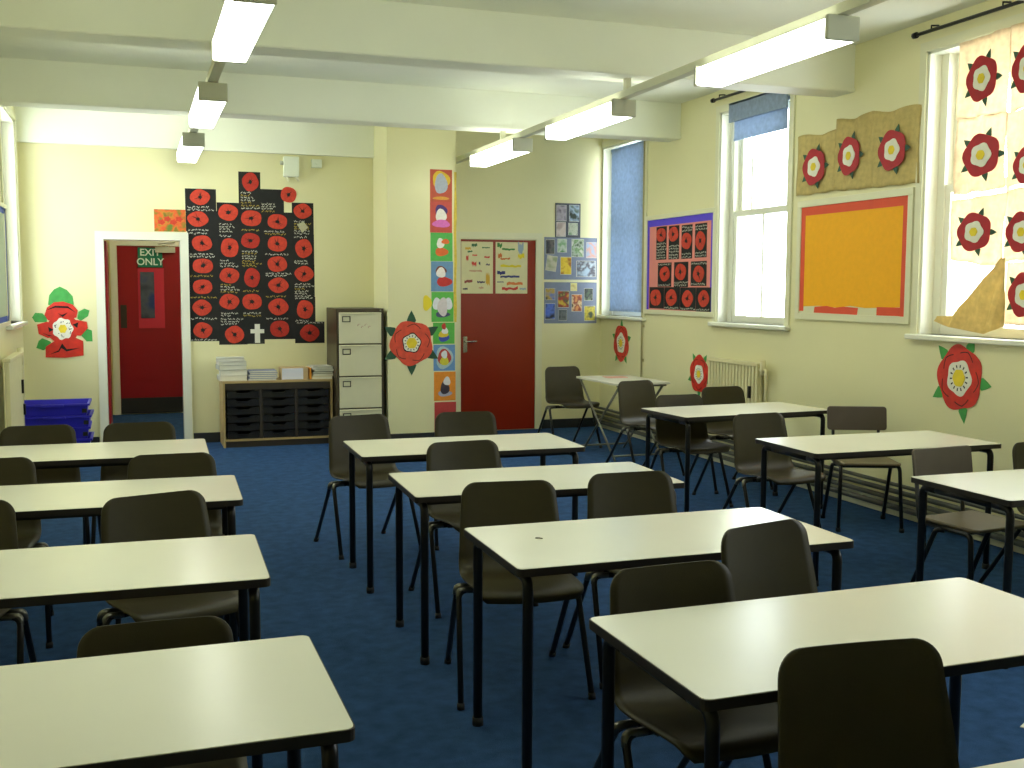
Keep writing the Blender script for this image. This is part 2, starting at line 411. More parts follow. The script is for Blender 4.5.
for k, (txt, z) in enumerate((('EXIT', .022), ('ONLY', -.09))):
    cu = bpy.data.curves.new('lettering', 'FONT'); cu.body = txt; cu.size = .115; cu.align_x = 'CENTER'; cu.extrude = .0012; cu.offset = .002
    cu.materials.append(SIGNW)
    tmp = bpy.data.objects.new('lettering_outline', cu); me = bpy.data.meshes.new_from_object(tmp); bpy.data.objects.remove(tmp)
    o = bpy.data.objects.new('lettering', me); COL.objects.link(o); o.parent = sg; o.location = (0, -.006, z); o.rotation_euler = (PI/2, 0, 0)
m = MB()
cl = empty('added_corridor_light', 'added ceiling light out of sight above the corridor behind the open doorway', 'ceiling light', (.9, 12.5, 2.75))
MB().box(-.1, .1, -.6, .6, -.03, -.001).build('body', LGREY, cl); MB().box(-.08, .08, -.58, .58, -.08, -.031).build('diffuser', mat('corridor_diffuser', (255, 250, 235), .5, emit=20), cl)  # unseen lamp added to light the corridor and its crimson door

# ------------------------------------------------------------------ fluorescent lights
def make_light(label, x, y, z):
    t = empty('ceiling_light', label, 'ceiling light', (x, y, z), 0, 'fluorescent ceiling lights')
    L = .64; W = .088
    m = MB(); m.box(-W*.55, W*.55, -L+.03, L-.03, .0965, .112); m.build('body', LGREY, t)
    m = MB()
    sec = [(-W+.012, 0), (W-.012, 0), (W-.002, .012), (W-.002, .096), (-W+.002, .096), (-W+.002, .012)]
    a = [m.bm.verts.new((x_, -L+.028, z_)) for x_, z_ in sec]; b = [m.bm.verts.new((x_, L-.028, z_)) for x_, z_ in sec]
    m._f(a); m._f(b[::-1])
    for k in range(6): m._f([a[k], b[k], b[(k+1) % 6], a[(k+1) % 6]])
    m.build('diffuser', LAMP, t)
    for s in (-1, 1):
        m = MB(); m.box(-W-.002, W+.002, min(s*L, s*(L-.027)), max(s*L, s*(L-.027)), -.002, .114); bevel(m.build('end_cap', LGREY, t), .006)
    return t
LX = (.5, 3.17); ZL = 2.708
lights = [(0, 5.27, 'nearest light in view of the left row of fluorescent lights'), (0, 7.76, 'second light of the left row, between the two beams'), (0, 10.1, 'far light of the left row, nearest the open doorway'),
          (1, 5.0, 'nearest light in view of the right row, before the middle window'), (1, 7.4, 'second light of the right row, between the beams'), (1, 9.42, 'far light of the right row, nearest the red door'),
          (0, 2.75, 'added unseen light continuing the left row overhead'), (1, 2.55, 'added unseen light continuing the right row overhead')]  # unseen pair added on the row spacing to brighten the near tables
L0 = None
for c, y, lab in lights:
    if L0 is None: L0 = make_light(lab, LX[c], y, ZL)
    else: dup(L0, (LX[c], y, ZL), 0, lab)
for c, lab in ((0, 'left'), (1, 'right')):
    t = empty('light_trunking', 'long painted conduit under the beams carrying the %s row of lights' % lab, 'trunking', (LX[c], 6, ZL+.115), 0, 'conduits over the lights')
    m = MB(); m.box(-.03, .03, -5.5, (4.7 if c == 0 else 4.9)-.02, .001, .05); m.build('channel', TRUNK, t)
    for y in (1.57, 4.15, 6.72, 9.32): MB().box(-.02, .02, y-6-.02, y-6+.02, .051, .127).build('hanger', TRUNK, t)

# ------------------------------------------------------------------ tables
def rounded(w, d, r=.02, n=4):
    P = []
    for cx, cy, a0 in ((w-r, d-r, 0), (-w+r, d-r, 90), (-w+r, -d+r, 180), (w-r, -d+r, 270)):
        for k in range(n+1): a = math.radians(a0+90*k/n); P.append((cx+r*math.cos(a), cy+r*math.sin(a)))
    return P
TW, TD, TZ = .6, .296, .702
def make_table(label, loc, rz):
    t = empty('classroom_table', label, 'table', loc, rz, 'cream topped classroom tables')
    m = MB(); m.slab(rounded(TW, TD), TZ-.024, TZ-.0005); m.build('table_edge', EDGE, t)
    m = MB(); m.slab(rounded(TW-.003, TD-.003), TZ-.001, TZ+.001); m.build('tabletop', LAM, t)
    for sx in (-1, 1):
        x = sx*(TW-.045)
        for sy in (-1, 1):
            y = sy*(TD-.04)
            l = MB().tube(bend([(x, y, .012), (x, y, .66), (x, y-sy*.09, .66)], 6), .0165, 12).build('leg', STEEL, t)
            MB().tube([(x, y, .0), (x, y, .03)], .0195, 12).build('rubber_foot', RUBBER, l)
        MB().tube([(x, -TD+.13, .66), (x, TD-.13, .66)], .0165, 12).build('end_rail', STEEL, t)
    for sy in (-1, 1):
        MB().box(-TW+.06, TW-.06, sy*.19-.012, sy*.19+.012, .65, .677).build('stretcher', STEEL, t)
    return t
L1x = on_z(201, 441, TZ).x - TW
TABLES = [(1.651, 5.513, -.019, 'cream table farthest back in the middle column, one dark chair off its left end'),
 (1.653, 4.416, -.031, 'cream table second from the back in the middle column'),
 (1.663, 3.255, -.005, 'cream table third from the back in the middle column, a small mark on its top'),
 (1.673, 2.177, .009, 'large cream table in the right foreground with a dark chair before its near edge'),
 (1.67, 1.16, .005, 'table at the lower right corner, only a sliver of its cream top in view'),
 (L1x+.02, 5.86, -.02, 'cream table farthest back in the left column, before the blue crates'),
 (-.204, 4.621, -.029, 'cream table second from the back in the left column'),
 (-.24, 3.409, -.026, 'cream table third from the back in the left column, lamp glare at its right end'),
 (-.221, 2.261, .002, 'large cream table in the left foreground, cut by the lower left corner'),
 (3.963, 6.555, .074, 'cream table farthest back in the right column, below the poppy noticeboard and radiator'),
 (3.874, 4.917, -.007, 'cream table in the right column in front of the two-piece chair by the wall'),
 (3.877, 3.632, .002, 'cream table at the right edge of the view, cut by the frame')]
T0 = None
for x, y, a, lab in TABLES:
    if T0 is None: T0 = make_table(lab, (x, y, 0), a)
    else: dup(T0, (x, y, 0), a, lab)
p = on_z(539, 539, TZ)
pc = MB().tube([(-.012, 0, .0032), (.0, .003, .0032), (.012, -.002, .0032)], .002, 6).build('pencil_stub', DKBROWN, loc=(p.x, p.y, TZ), rotz=-.5)
tag(pc, 'tiny dark pencil stub lying on the third table of the middle column', 'pencil')

# ------------------------------------------------------------------ chairs
def cr(P, n):
    out = []
    for i in range(len(P)-1):
        p0, p1, p2, p3 = P[max(i-1, 0)], P[i], P[i+1], P[min(i+2, len(P)-1)]
        for k in range(n):
            t = k/n
            out.append(tuple(.5*(2*p1[j]+(-p0[j]+p2[j])*t+(2*p0[j]-5*p1[j]+4*p2[j]-p3[j])*t*t+(-p0[j]+3*p1[j]-3*p2[j]+p3[j])*t**3) for j in range(len(p1))))
    out.append(P[-1]); return out
def make_shell_chair(label, loc, rz):
    t = empty('shell_chair', label, 'chair', loc, rz, 'dark olive plastic chairs')
    prof = cr([(-.205, .405, .170), (-.198, .424, .192), (-.16, .437, .200), (-.05, .432, .206), (.06, .424, .210), (.125, .433, .212), (.165, .468, .211), (.185, .53, .207), (.203, .62, .200), (.22, .70, .193), (.234, .775, .187)], 4)
    # arc length, for the rounded top corners
    L = [0]
    for a, b in zip(prof, prof[1:]): L.append(L[-1]+math.hypot(b[0]-a[0], b[1]-a[1]))
    tot = L[-1]; R = .055
    # finer steps through the corner
    fine = []
    for i, p_ in enumerate(prof):
        if tot-L[i] > R*1.05: fine.append((p_, L[i]))
    def at(l):
        for i in range(len(L)-1):
            if L[i] <= l <= L[i+1]+1e-9:
                f = (l-L[i])/(L[i+1]-L[i]); return tuple(prof[i][j]*(1-f)+prof[i+1][j]*f for j in range(3))
        return prof[-1]
    for k in range(9):
        l = tot-R+R*math.sin(k/8*PI/2); fine.append((at(min(l, tot)), l))
    rows = []
    for (y, z, hw), l in fine:
        d_ = max(0, R-(tot-l)); h = hw-R+math.sqrt(max(0, R*R-d_*d_))
        back = min(1, max(0, (l-.33)/.12))
        row = []
        for k in range(15):
            s = -1+2*k/14; x = s*h; q = (x/.2)**2
            row.append((x, y-(q*.022)*back, z+(q*.012)*(1-back)+ (0.004*q)*back))
        rows.append(row)
    m = MB(); m.open = True; m.grid(rows)
    sh = m.build('seat_shell', SHELL, t)
    md = sh.modifiers.new('thickness', 'SOLIDIFY'); md.thickness = .007; md.offset = 0
    for sx in (-1, 1):
        x = lambda v: sx*v
        MB().tube(bend([(x(.1), .03, .4), (x(.232), .03, .4), (x(.25), -.13, .005)], 6), .0115, 10).build('leg', STEEL, t)
        MB().tube(bend([(x(.1), .085, .4), (x(.228), .085, .4), (x(.222), .365, .005)], 6), .0115, 10).build('leg', STEEL, t)
        for yy, ye in ((.03, .0205), (.085, .0965)):
            MB().tube(bend([(x(.17), yy, .4005), (x(.231), yy, .4005), (x(.2335), ye, .37)], 5), .0124, 10).build('highlight_bend', GLINT, t)  # paler sleeve paints the highlight on the bend of the dark tube
        for fx, fy in ((.2505, -.131), (.2225, .366)):
            MB().tube([(x(fx), fy, 0), (x(fx)*.998, fy*.96, .022)], .0145, 10).build('rubber_foot', RUBBER, t)
    m = MB(); m.box(-.15, .15, .01, .105, .39, .404); m.tube([(-.21, .0575, .393), (.21, .0575, .393)], .009, 8); m.build('under_frame', STEEL, t)
    return t
def make_two_piece(label, loc, rz):
    t = empty('two_piece_chair', label, 'chair', loc, rz)
    P = [(x*.19, y*.18-.03) for x, y in ((-.9, -1), (.9, -1), (1, -.85), (.96, 1), (-.96, 1), (-1, -.85))]
    m = MB(); rows = []
    m.slab(P, .424, .442); bevel(m.build('seat', PLY, t), .008, 3)
    m = MB(); rows = []
    pts = [(x, z) for x, z in rounded(.195, .078, .02)]
    B = [m.bm.verts.new((x, .2-(x/.195)**2*.02-.006+z*.15, .685+z)) for x, z in pts]; T = [m.bm.verts.new((x, .2-(x/.195)**2*.02+.006+z*.15, .685+z)) for x, z in pts]
    n = len(pts)
    m._f(B[::-1]); m._f(T)
    for i in range(n): m._f([B[i], T[i], T[(i+1) % n], B[(i+1) % n]])
    m.build('backrest', GREYPLY, t)
    for sx in (-1, 1):
        MB().tube(bend([(sx*.16, .15, .412), (sx*.185, -.17, .412), (sx*.2, -.205, .005)], 6), .0125, 10).build('leg', STEEL, t)
        MB().tube(bend([(sx*.165, .0, .40), (sx*.19, .03, .40), (sx*.2, .2, .005)], 6), .0125, 10).build('leg', STEEL, t)
        MB().tube(bend([(sx*.15, .02, .405), (sx*.15, .175, .41), (sx*.15, .212, .70)], 6), .0105, 10).build('back_upright', STEEL, t)
        for fx, fy in ((.2, -.205), (.2, .2)): MB().tube([(sx*fx, fy, 0), (sx*fx, fy, .025)], .016, 10).build('rubber_foot', RUBBER, t)
    m = MB(); m.tube([(-.165, .1, .41), (.165, .1, .41)], .0105, 8); m.tube([(-.18, -.12, .41), (.18, -.12, .41)], .0105, 8); m.build('cross_rail', STEEL, t)
    return t
def cpos(xc, yc, ang, dy=.232):
    a = math.radians(ang); return (xc+math.sin(a)*dy, yc-math.cos(a)*dy, 0), a
CH = [(1.25, 6.38, 11, 'dark olive shell chair at the left end of the farthest middle table, pushed out'),
 (1.92, 6.36, -4, 'dark olive shell chair behind the farthest middle table, in front of the red door'),
 (1.53, 5.13, 4, 'dark olive shell chair between the two farthest middle tables'),
 (1.385, 3.995, -7, 'dark olive shell chair at the left of the third middle table, legs in full view'),
 (1.935, 4.04, -2, 'dark olive shell chair at the right of the third middle table'),
 (1.385, 2.63, 2, 'dark olive shell chair on the left behind the right foreground table'),
 (1.805, 2.84, 14, 'tall dark chair turned askew on the right behind the right foreground table'),
 (1.41, 1.835, -5, 'nearest dark chair, before the near edge of the right foreground table'),
 (-.52, 6.42, 2, 'dark olive shell chair in front of the stack of blue crates'),
 (.01, 6.4, -2, 'dark olive shell chair in front of the open doorway'),
 (-.63, 5.24, 0, 'dark olive shell chair at the far left behind the second left table'),
 (.145, 5.14, 0, 'dark olive shell chair on the right behind the second left table'),
 (-.61, 4.22, -6, 'dark olive shell chair cut by the left edge, behind the third left table'),
 (.045, 4.15, 16, 'dark olive shell chair on the right behind the third left table, slightly turned'),
 (.03, 2.70, 0, 'dark olive shell chair behind the left foreground table, only its back showing'),
 (3.71, 6.94, 0, 'dark olive shell chair at the left behind the farthest right table'),
 (4.35, 7.42, 2, 'dark olive shell chair below the radiator behind the farthest right table'),
 (3.62, 5.74, 4, 'dark olive shell chair between the farthest and middle right tables'),
 (4.32, 4.24, 4, 'dark olive shell chair at the right edge of the view by the window wall'),
 (3.95, 9.8, 6, 'dark olive shell chair standing alone beside the red door'),
 (3.93, 8.12, 14, 'shiny shell chair turned sideways in front of the folding exam desk')]
C0 = None
for x, y, a, lab in CH:
    l, r = cpos(x, y, a)
    if C0 is None: C0 = make_shell_chair(lab, l, r)
    else:
        o = dup(C0, l, r, lab)
        if lab.startswith('tall'): o.scale = (.97, .97, 1.055)
        if lab.startswith('nearest'): o.scale = (1, 1, 1.035)
        if 'only its back' in lab: o.scale = (.93, .95, .945)
l, r = cpos(4.55, 6.0, -22, .21); A0 = make_two_piece('old chair with separate backrest and seat against the wall behind the middle right table', l, r)
l, r = cpos(3.76, 4.30, 6, .21); dup(A0, l, r, 'old chair with grey backrest and worn brown seat at the right-hand cut-off table')

# folding exam desk in the corner
ed = empty('exam_desk', 'small folding exam desk with slim crossed grey legs in the corner', 'desk', (4.24, 9.02, 0), .02)
EW, ED = .275, .43
m = MB(); m.slab(rounded(EW, ED, .015), .69, .708); m.build('desktop', mat('pale_grey_desktop', (206, 204, 184), .35, .03), ed)
GT = mat('grey_tube', (120, 120, 108), .4, .05, 9, metal=.4)
for sx in (-1, 1):
    x = sx*(EW-.035)
    MB().tube([(x, ED-.03, .685), (x, -ED+.06, .01)], .0105, 8).build('leg', GT, ed)
    MB().tube([(x-sx*.025, -ED+.03, .685), (x-sx*.025, ED-.06, .01)], .0105, 8).build('leg', GT, ed)
for y, z in ((ED-.03, .68), (-ED+.03, .68), (-ED+.075, .05), (ED-.075, .05)):
    MB().tube([(-EW+.03, y, z), (EW-.03, y, z)], .009, 8).build('cross_bar', GT, ed)
p = on_z(622, 378, .708)
m = MB(); m.slab([(-.1, -.07), (.1, -.08), (.11, .07), (-.09, .08)], 0.001, .006); tag(m.build('exercise_book', mat('pale_pink_cover', (222, 170, 150), .7), loc=(4.25, 9.2, .708)), 'pale pink book lying on the exam desk', 'book')
m = MB(); m.slab([(-.105, -.148), (.105, -.148), (.105, .148), (-.105, .148)], .001, .003)
tag(m.build('paper_sheet', PAPER, loc=(on_z(1074, 730, 0).x, on_z(1074, 730, 0).y, 0), rotz=.5), 'white sheet of paper on the carpet at the lower right edge', 'paper')

# ------------------------------------------------------------------ storage along the back wall
tu = empty('tray_unit', 'low storage unit with three columns of black trays under the poppies', 'storage unit', (1.3, 10.77, 0), 0)
ux0, ux1 = -.525, .525; uy0, uy1 = -.215, .215; uh = .64
m = MB(); m.box(ux0, ux0+.02, uy0, uy1, .0, uh-.02); m.box(ux1-.02, ux1, uy0, uy1, 0, uh-.02); m.box(ux0, ux1, uy0, uy1, uh-.02, uh); m.box(ux0+.02, ux1-.02, uy0, uy1, .06, .08); m.build('carcass', BEECH, tu)
m = MB(); m.box(ux0+.02, ux1-.02, uy1-.012, uy1, .08, uh-.02); m.box(ux0+.02, ux1-.02, uy0+.005, uy0+.02, uh-.085, uh-.02); m.box(ux0+.02, ux1-.02, uy0+.02, uy0+.035, 0, .06); m.build('dark_panel', DKBROWN, tu)
cw = (ux1-ux0-.04)/3
for k in (1, 2): MB().box(ux0+.02+k*cw-.014, ux0+.02+k*cw+.014, uy0+.01, uy1-.012, .08, uh-.085).build('divider', DKBROWN, tu)
ph = (uh-.085-.08)/6
for c in range(3):
    for r in range(6):
        x0 = ux0+.02+c*cw+.018; x1 = x0+cw-.036; z0 = .082+r*ph; xm = (x0+x1)/2
        m = MB()
        m.prism([(x0, z0), (x1, z0), (x1, z0+ph*.86), (xm+.075, z0+ph*.86), (xm+.05, z0+ph*.6), (xm-.05, z0+ph*.6), (xm-.075, z0+ph*.86), (x0, z0+ph*.86)], uy0+.022, uy0+.012)
        m.box(x0, x1, uy0+.022, uy1-.02, z0, z0+.004)
        m.box(x0, xm-.075, uy0-.002, uy0+.012, z0+ph*.80, z0+ph*.88); m.box(xm+.075, x1, uy0-.002, uy0+.012, z0+ph*.80, z0+ph*.88); m.box(xm-.055, xm+.055, uy0-.002, uy0+.012, z0+ph*.52, z0+ph*.6)
        m.build('tray', TRAY, tu)
# things on the unit
def book(nm, x, y, z, w, d, h, m_, lab, cat, grp, rz=0, pages=True):
    t = empty(nm, lab, cat, (x, y, z), rz, grp)
    mm = MB(); mm.box(-w/2, w/2, -d/2, d/2, 0.0005, .003 if h > .008 else h*.3); mm.box(-w/2, w/2, -d/2, d/2, h-.003 if h > .008 else h*.7, h-.0005); mm.box(-w/2, -w/2+.003, -d/2, d/2, .003, h-.003)
    mm.build('cover', m_, t)
    MB().box(-w/2+.003, w/2-.004, -d/2+.003, d/2-.003, .003 if h > .008 else h*.3, h-.003 if h > .008 else h*.7).build('pages', PAPER, t)
    return t
z = uh; ORD = ['lowest', 'second from the bottom', 'middle', 'second from the top', 'topmost']
GREYC = [mat('pale_grey_cover_%d' % i, c, .6, .05) for i, c in enumerate(((200, 200, 184), (214, 212, 196), (176, 180, 172), (222, 220, 206), (190, 192, 182)))]
for k, (h, dx, rz) in enumerate(((.05, .0, .02), (.055, .012, -.03), (.045, -.008, .05), (.04, -.004, .03), (.03, -.015, -.06))):
    book('binder',   .88+dx, 10.76, z, .26, .27, h, GREYC[k], 'pale grey binder, %s of the stack left on the storage unit' % ORD[k], 'binder', 'binders stacked on the storage unit', rz); z += h
z = uh
BLUEC = [mat('blue_grey_cover_%d' % i, c, .6, .05) for i, c in enumerate(((150, 158, 182), (126, 136, 166), (160, 166, 186), (118, 128, 160), (140, 148, 176)))]
for k in range(5):
    book('workbook', 1.16+(.006 if k % 2 else -.004), 10.72, z, .27, .22, .019, BLUEC[k], 'blue-grey workbook, %s of the blue stack on the storage unit' % ORD[k], 'book', 'blue workbooks on the storage unit', .01*k-.02); z += .019
wb = empty('paper_box', 'small box with a white front in the middle of the storage unit', 'box', (1.465, 10.7, uh))
m = MB(); m.box(-.13, .13, -.1, .12, .001, .115); m.build('carton', mat('buff_card', (190, 164, 120), .8, .06), wb)
m = MB(); m.box(-.125, .08, -.103, -.1005, .004, .112); m.build('label_sheet', mat('bluish_white_paper', (214, 216, 228), .8), wb)
z = uh
RC = [mat('book_cover_%d' % i, c, .6, .05) for i, c in enumerate(((206, 188, 140), (198, 190, 150), (70, 70, 64), (190, 186, 166), (206, 204, 190)))]
for k, (h, dx) in enumerate(((.03, 0), (.026, .006), (.02, -.004), (.022, .01), (.028, -.012))):
    book('textbook', 1.74+dx, 10.72, z, .2, .27, h, RC[k], '%s textbook of the stack at the right end of the storage unit' % ORD[k], 'book', 'textbooks on the storage unit', .04*(k-2)); z += h
m = MB(); m.box(-.01, .01, -.11, .11, .001, .11); bevel(tag(m.build('orange_folder', mat('orange_folder_card', (226, 148, 44), .7), loc=(1.618, 10.72, uh)), 'orange folder on its edge beside the textbooks on the storage unit', 'folder'), .002)

fc0 = on_y(337, 330, 10.38).x; fc1 = 2.31; fch = on_y(350, 308.5, 10.38).z
fc = empty('filing_cabinet', 'four drawer filing cabinet, brown with cream drawers, beside the chimney breast', 'filing cabinet', ((fc0+fc1)/2, 10.69, 0))
fw2 = (fc1-fc0)/2
m = MB(); m.box(-fw2, fw2, -.285, .29, .0, fch); bevel(m.build('cabinet_body', CABBROWN, fc), .005)
dz = (fch-.075)/4
for k in range(4):
    z0 = .05+k*dz; x0, x1 = -fw2+.022, fw2-.03
    m = MB(); m.box(x0, x1, -.306, -.2851, z0, z0+dz-.014); m.box(x0, x1, -.314, -.306, z0+dz-.03, z0+dz-.014)
    dr = m.build('drawer', CABCREAM, fc); bevel(dr, .004)
    m = MB(); zc = z0+dz*.66; xa, xb = x0+.03, x0+.11
    m.box(xa, xb, -.311, -.306, zc, zc+.008); m.box(xa, xb, -.311, -.306, zc+.05, zc+.058); m.box(xa, xa+.008, -.311, -.306, zc+.008, zc+.05); m.box(xb-.008, xb, -.311, -.306, zc+.008, zc+.05)
    m.build('label_holder', STEEL, dr)
m = MB()
for k in range(4): m.tube([(-.02+.035*k+.012*math.cos(a), -.3065, fch-.16-.02*(k % 2)+.01*math.sin(a*1.7)) for a in [i*.6 for i in range(9)]], .0014, 4)
m.build('pencil_scribble', mat('faint_pink_pencil', (176, 130, 120), .9), fc)
m = MB(); m.tube([(fw2-.035, -.287, fch-.018), (fw2-.035, -.292, fch-.018)], .01, 10); m.build('lock', CHROME, fc)

# blue crates in the far left corner
k0 = None
ctx = on_y(54, 420, 10.5).x
def make_crate(label, loc, rz):
    t = empty('blue_crate', label, 'crate', loc, rz, 'blue crates stacked in the corner')
    W, D_, H_ = .285, .225, .118; tp = .02
    m = MB(); v = []
    def ring(w_, d_, z_): return [m.bm.verts.new((sx*w_, sy*d_, z_)) for sx, sy in ((-1, -1), (1, -1), (1, 1), (-1, 1))]
    a = ring(W-tp, D_-tp, .0); b = ring(W, D_, H_); c = ring(W-.008, D_-.008, H_); d2 = ring(W-tp-.006, D_-tp-.006, .006)
    m._f(a[::-1]); m._f(d2)
    for p_, q_ in ((a, b), (b, c), (c, d2)):
        for i in range(4): m._f([p_[i], p_[(i+1) % 4], q_[(i+1) % 4], q_[i]])
    m.build('crate_body', BLUEP, t)
    m = MB()
    for x0, x1, y0, y1 in ((-W-.014, W+.014, -D_-.014, -D_+.001), (-W-.014, W+.014, D_-.001, D_+.014), (-W-.014, -W+.001, -D_+.001, D_-.001), (W-.001, W+.014, -D_+.001, D_-.001)):
        m.box(x0, x1, y0, y1, H_-.016, H_+.002)
    m.box(-.09, .09, -D_-.03, -D_-.013, H_-.022, H_-.002)
    m.build('rim', BLUEP, t)
    
    for x in (W-.05, -W+.012): MB().box(x, x+.038, -D_+.0, -D_+.012, .04, .075).build('slot_shade', RUBBER, t)  # black boxes paint the shade inside the open grip holes
    return t
cn = ['bottom crate on the floor', 'second crate from the floor', 'middle crate', 'second crate from the top', 'topmost open crate']
for k in range(5):
    loc = (-.682+(.008 if k % 2 else -.006), 10.2, .102*k+.001); lab = 'blue plastic %s of the stack beside the doorway' % cn[k]
    if k0 is None: k0 = make_crate(lab, loc, 0)
    else: dup(k0, loc, .01*(k % 3)-.01, lab)

# radiators
def radiator(plane, ua, ub, z0, z1, label):
    t = wall_empty('radiator', label, 'radiator', plane, (ua+ub)/2, z0, 'cream panel radiators', .05); W = (ub-ua)/2; H_ = z1-z0
    m = MB(); n = int(2*W/.05)
    m.box(-W, W, -.012, .0, 0, H_); m.box(-W, W, -.05, -.012, 0, .03); m.box(-W, W, -.056, .004, H_-.03, H_)
    for k in range(n):
        x = -W+2*W*(k+.5)/n; m.prism([(x-.017, .03), (x+.017, .03), (x+.017, H_-.03), (x-.017, H_-.03)], -.012, -.046)
    bevel(m.build('panel', RADI, t), .006)
    for x in (-W+.1, W-.14): MB().box(x, x+.04, .0, .048, .1, H_-.08).build('wall_bracket', LGREY, t)
    v = MB().tube([(W+.005, -.03, H_*.92), (W+.09, -.03, H_*.92)], .014, 8); v.tube([(W+.05, -.03, H_*.85), (W+.05, -.03, H_*1.04)], .024, 10); v.build('valve', RADI, t)
    MB().tube([(W+.09, -.03, H_*.92), (W+.1, -.03, H_*.9), (W+.1, -.03, -z0+.24)], .013, 8).build('feed_pipe', RADI, t)
    
    for x, za, zb in ((W-.12, .55, .7), (W-.03, .3, .42)): MB().box(x, x+.027, -.064, -.047, H_*za, H_*zb).build('dark_clip', STEEL, t)
a = wp('right', 717, 357); b = wp('right', 768, 362)
radiator('right', a[0], b[0], .28, a[1], 'cream ridged radiator on the window wall under the middle window')
radiator('left', 8.8, 9.75, .25, 1.0, 'cream radiator on the left wall seen almost edge-on')
# conduit by the corner window
cpt = wp('right', 645, 200)
m = MB().tube([(0, -.02, .22), (0, -.02, 3.03)], .009, 8)
for z_ in (.8, 1.15, 2.3, 2.9): m.box(-.022, .022, -.012, -.001, z_, z_+.03)
o = m.build('conduit', PIPE, loc=wloc('right', cpt[0]+.01, 0), rotz=-PI/2); tag(o, 'thin vertical conduit running down the wall between blind and poppy noticeboard', 'conduit')

# ------------------------------------------------------------------ poppies
def lobes(rx, rz, n=36, lob=4, amp=.05, ph=0., jit=.02):
    P = []
    for k in range(n):
        a = 2*PI*k/n; f = 1+amp*math.cos(lob*a+ph)+random.uniform(-jit, jit); P.append((rx*f*math.cos(a), rz*f*math.sin(a)))
    return P
def scribble(m, x0, x1, z, h, y):
    """one line of handwriting: a run of short strokes"""
    x = x0
    while x < x1:
        wd = random.uniform(.014, .035); n = 5
        xs = [x+wd*i/n for i in range(n+1)]; zs = [z+random.uniform(-.5, .5)*h for _ in xs]
        for i in range(n):
            t = h*.22
            m.prism([(xs[i], zs[i]-t), (xs[i+1], zs[i+1]-t), (xs[i+1], zs[i+1]+t), (xs[i], zs[i]+t)], y, y-.0006)
        x += wd+random.uniform(.006, .014)
def poppy_picture(plane, u0, u1, z0, z1, pu, pz, rx, rz, label, group, lines=(), off=.001, dark=False, pop=True, cross=None, extra=None):
    uc, zc = (u0+u1)/2, (z0+z1)/2
    t = wall_empty('poppy_picture', label, 'picture', plane, uc, zc, group, off)
    MB().rect(u0-uc, u1-uc, z0-zc, z1-zc, 0, -.0012).build('sheet', BLACKSUGAR, t)
    if pop:
        m = MB(); dx, dzz = pu-uc, pz-zc
        m.prism([(x+dx, z+dzz) for x, z in lobes(rx*.95, rz*.95, amp=.03, jit=.012, ph=random.random()*6)], -.0015, -.005)
        pp = m.build('poppy', POPPYD if dark else POPPY, t)
        m = MB(); m.prism([(x+dx, z+dzz) for x, z in lobes(rx*.2, rz*.22, 14, 5, .25, jit=.1)], -.0052, -.0072)
        for k in range(6):
            a = random.random()*2*PI; q = rx*random.uniform(.35, .75); w_ = rx*.035
            m.prism([(dx+rx*.15*math.cos(a)-w_*math.sin(a), dzz+rx*.15*math.sin(a)+w_*math.cos(a)), (dx+rx*.15*math.cos(a)+w_*math.sin(a), dzz+rx*.15*math.sin(a)-w_*math.cos(a)), (dx+q*math.cos(a), dzz+q*math.sin(a))], -.0052, -.006)
        m.build('poppy_centre', BLACK, pp)
    if cross:
        a, b, c, d_ = cross
        m = MB(); m.rect(a[0]-uc, a[1]-uc, a[2]-zc, a[3]-zc, -.0015, -.004); m.rect(b[0]-uc, a[0]-uc, b[2]-zc, b[3]-zc, -.0015, -.004); m.rect(a[1]-uc, b[1]-uc, b[2]-zc, b[3]-zc, -.0015, -.004)
        m.build('white_cross', PAPER, t)
    if extra:
        m = MB(); m.prism([(x-uc, z-zc) for x, z in extra], -.0015, -.003); m.build('pale_paper_note', mat('buff_note', (186, 182, 150), .8, .1, 60), t)
    for col, ls in lines:
        m = MB()
        for (xa, xb, z) in ls: scribble(m, xa-uc, xb-uc, z-zc, .019, -.0014)
        m.build('chalk_writing', col, t)['kind'] = 'stuff'
    return t
KA = 3.838
def A(x, y): return wp('back', 140+x/KA, 150+y/KA)
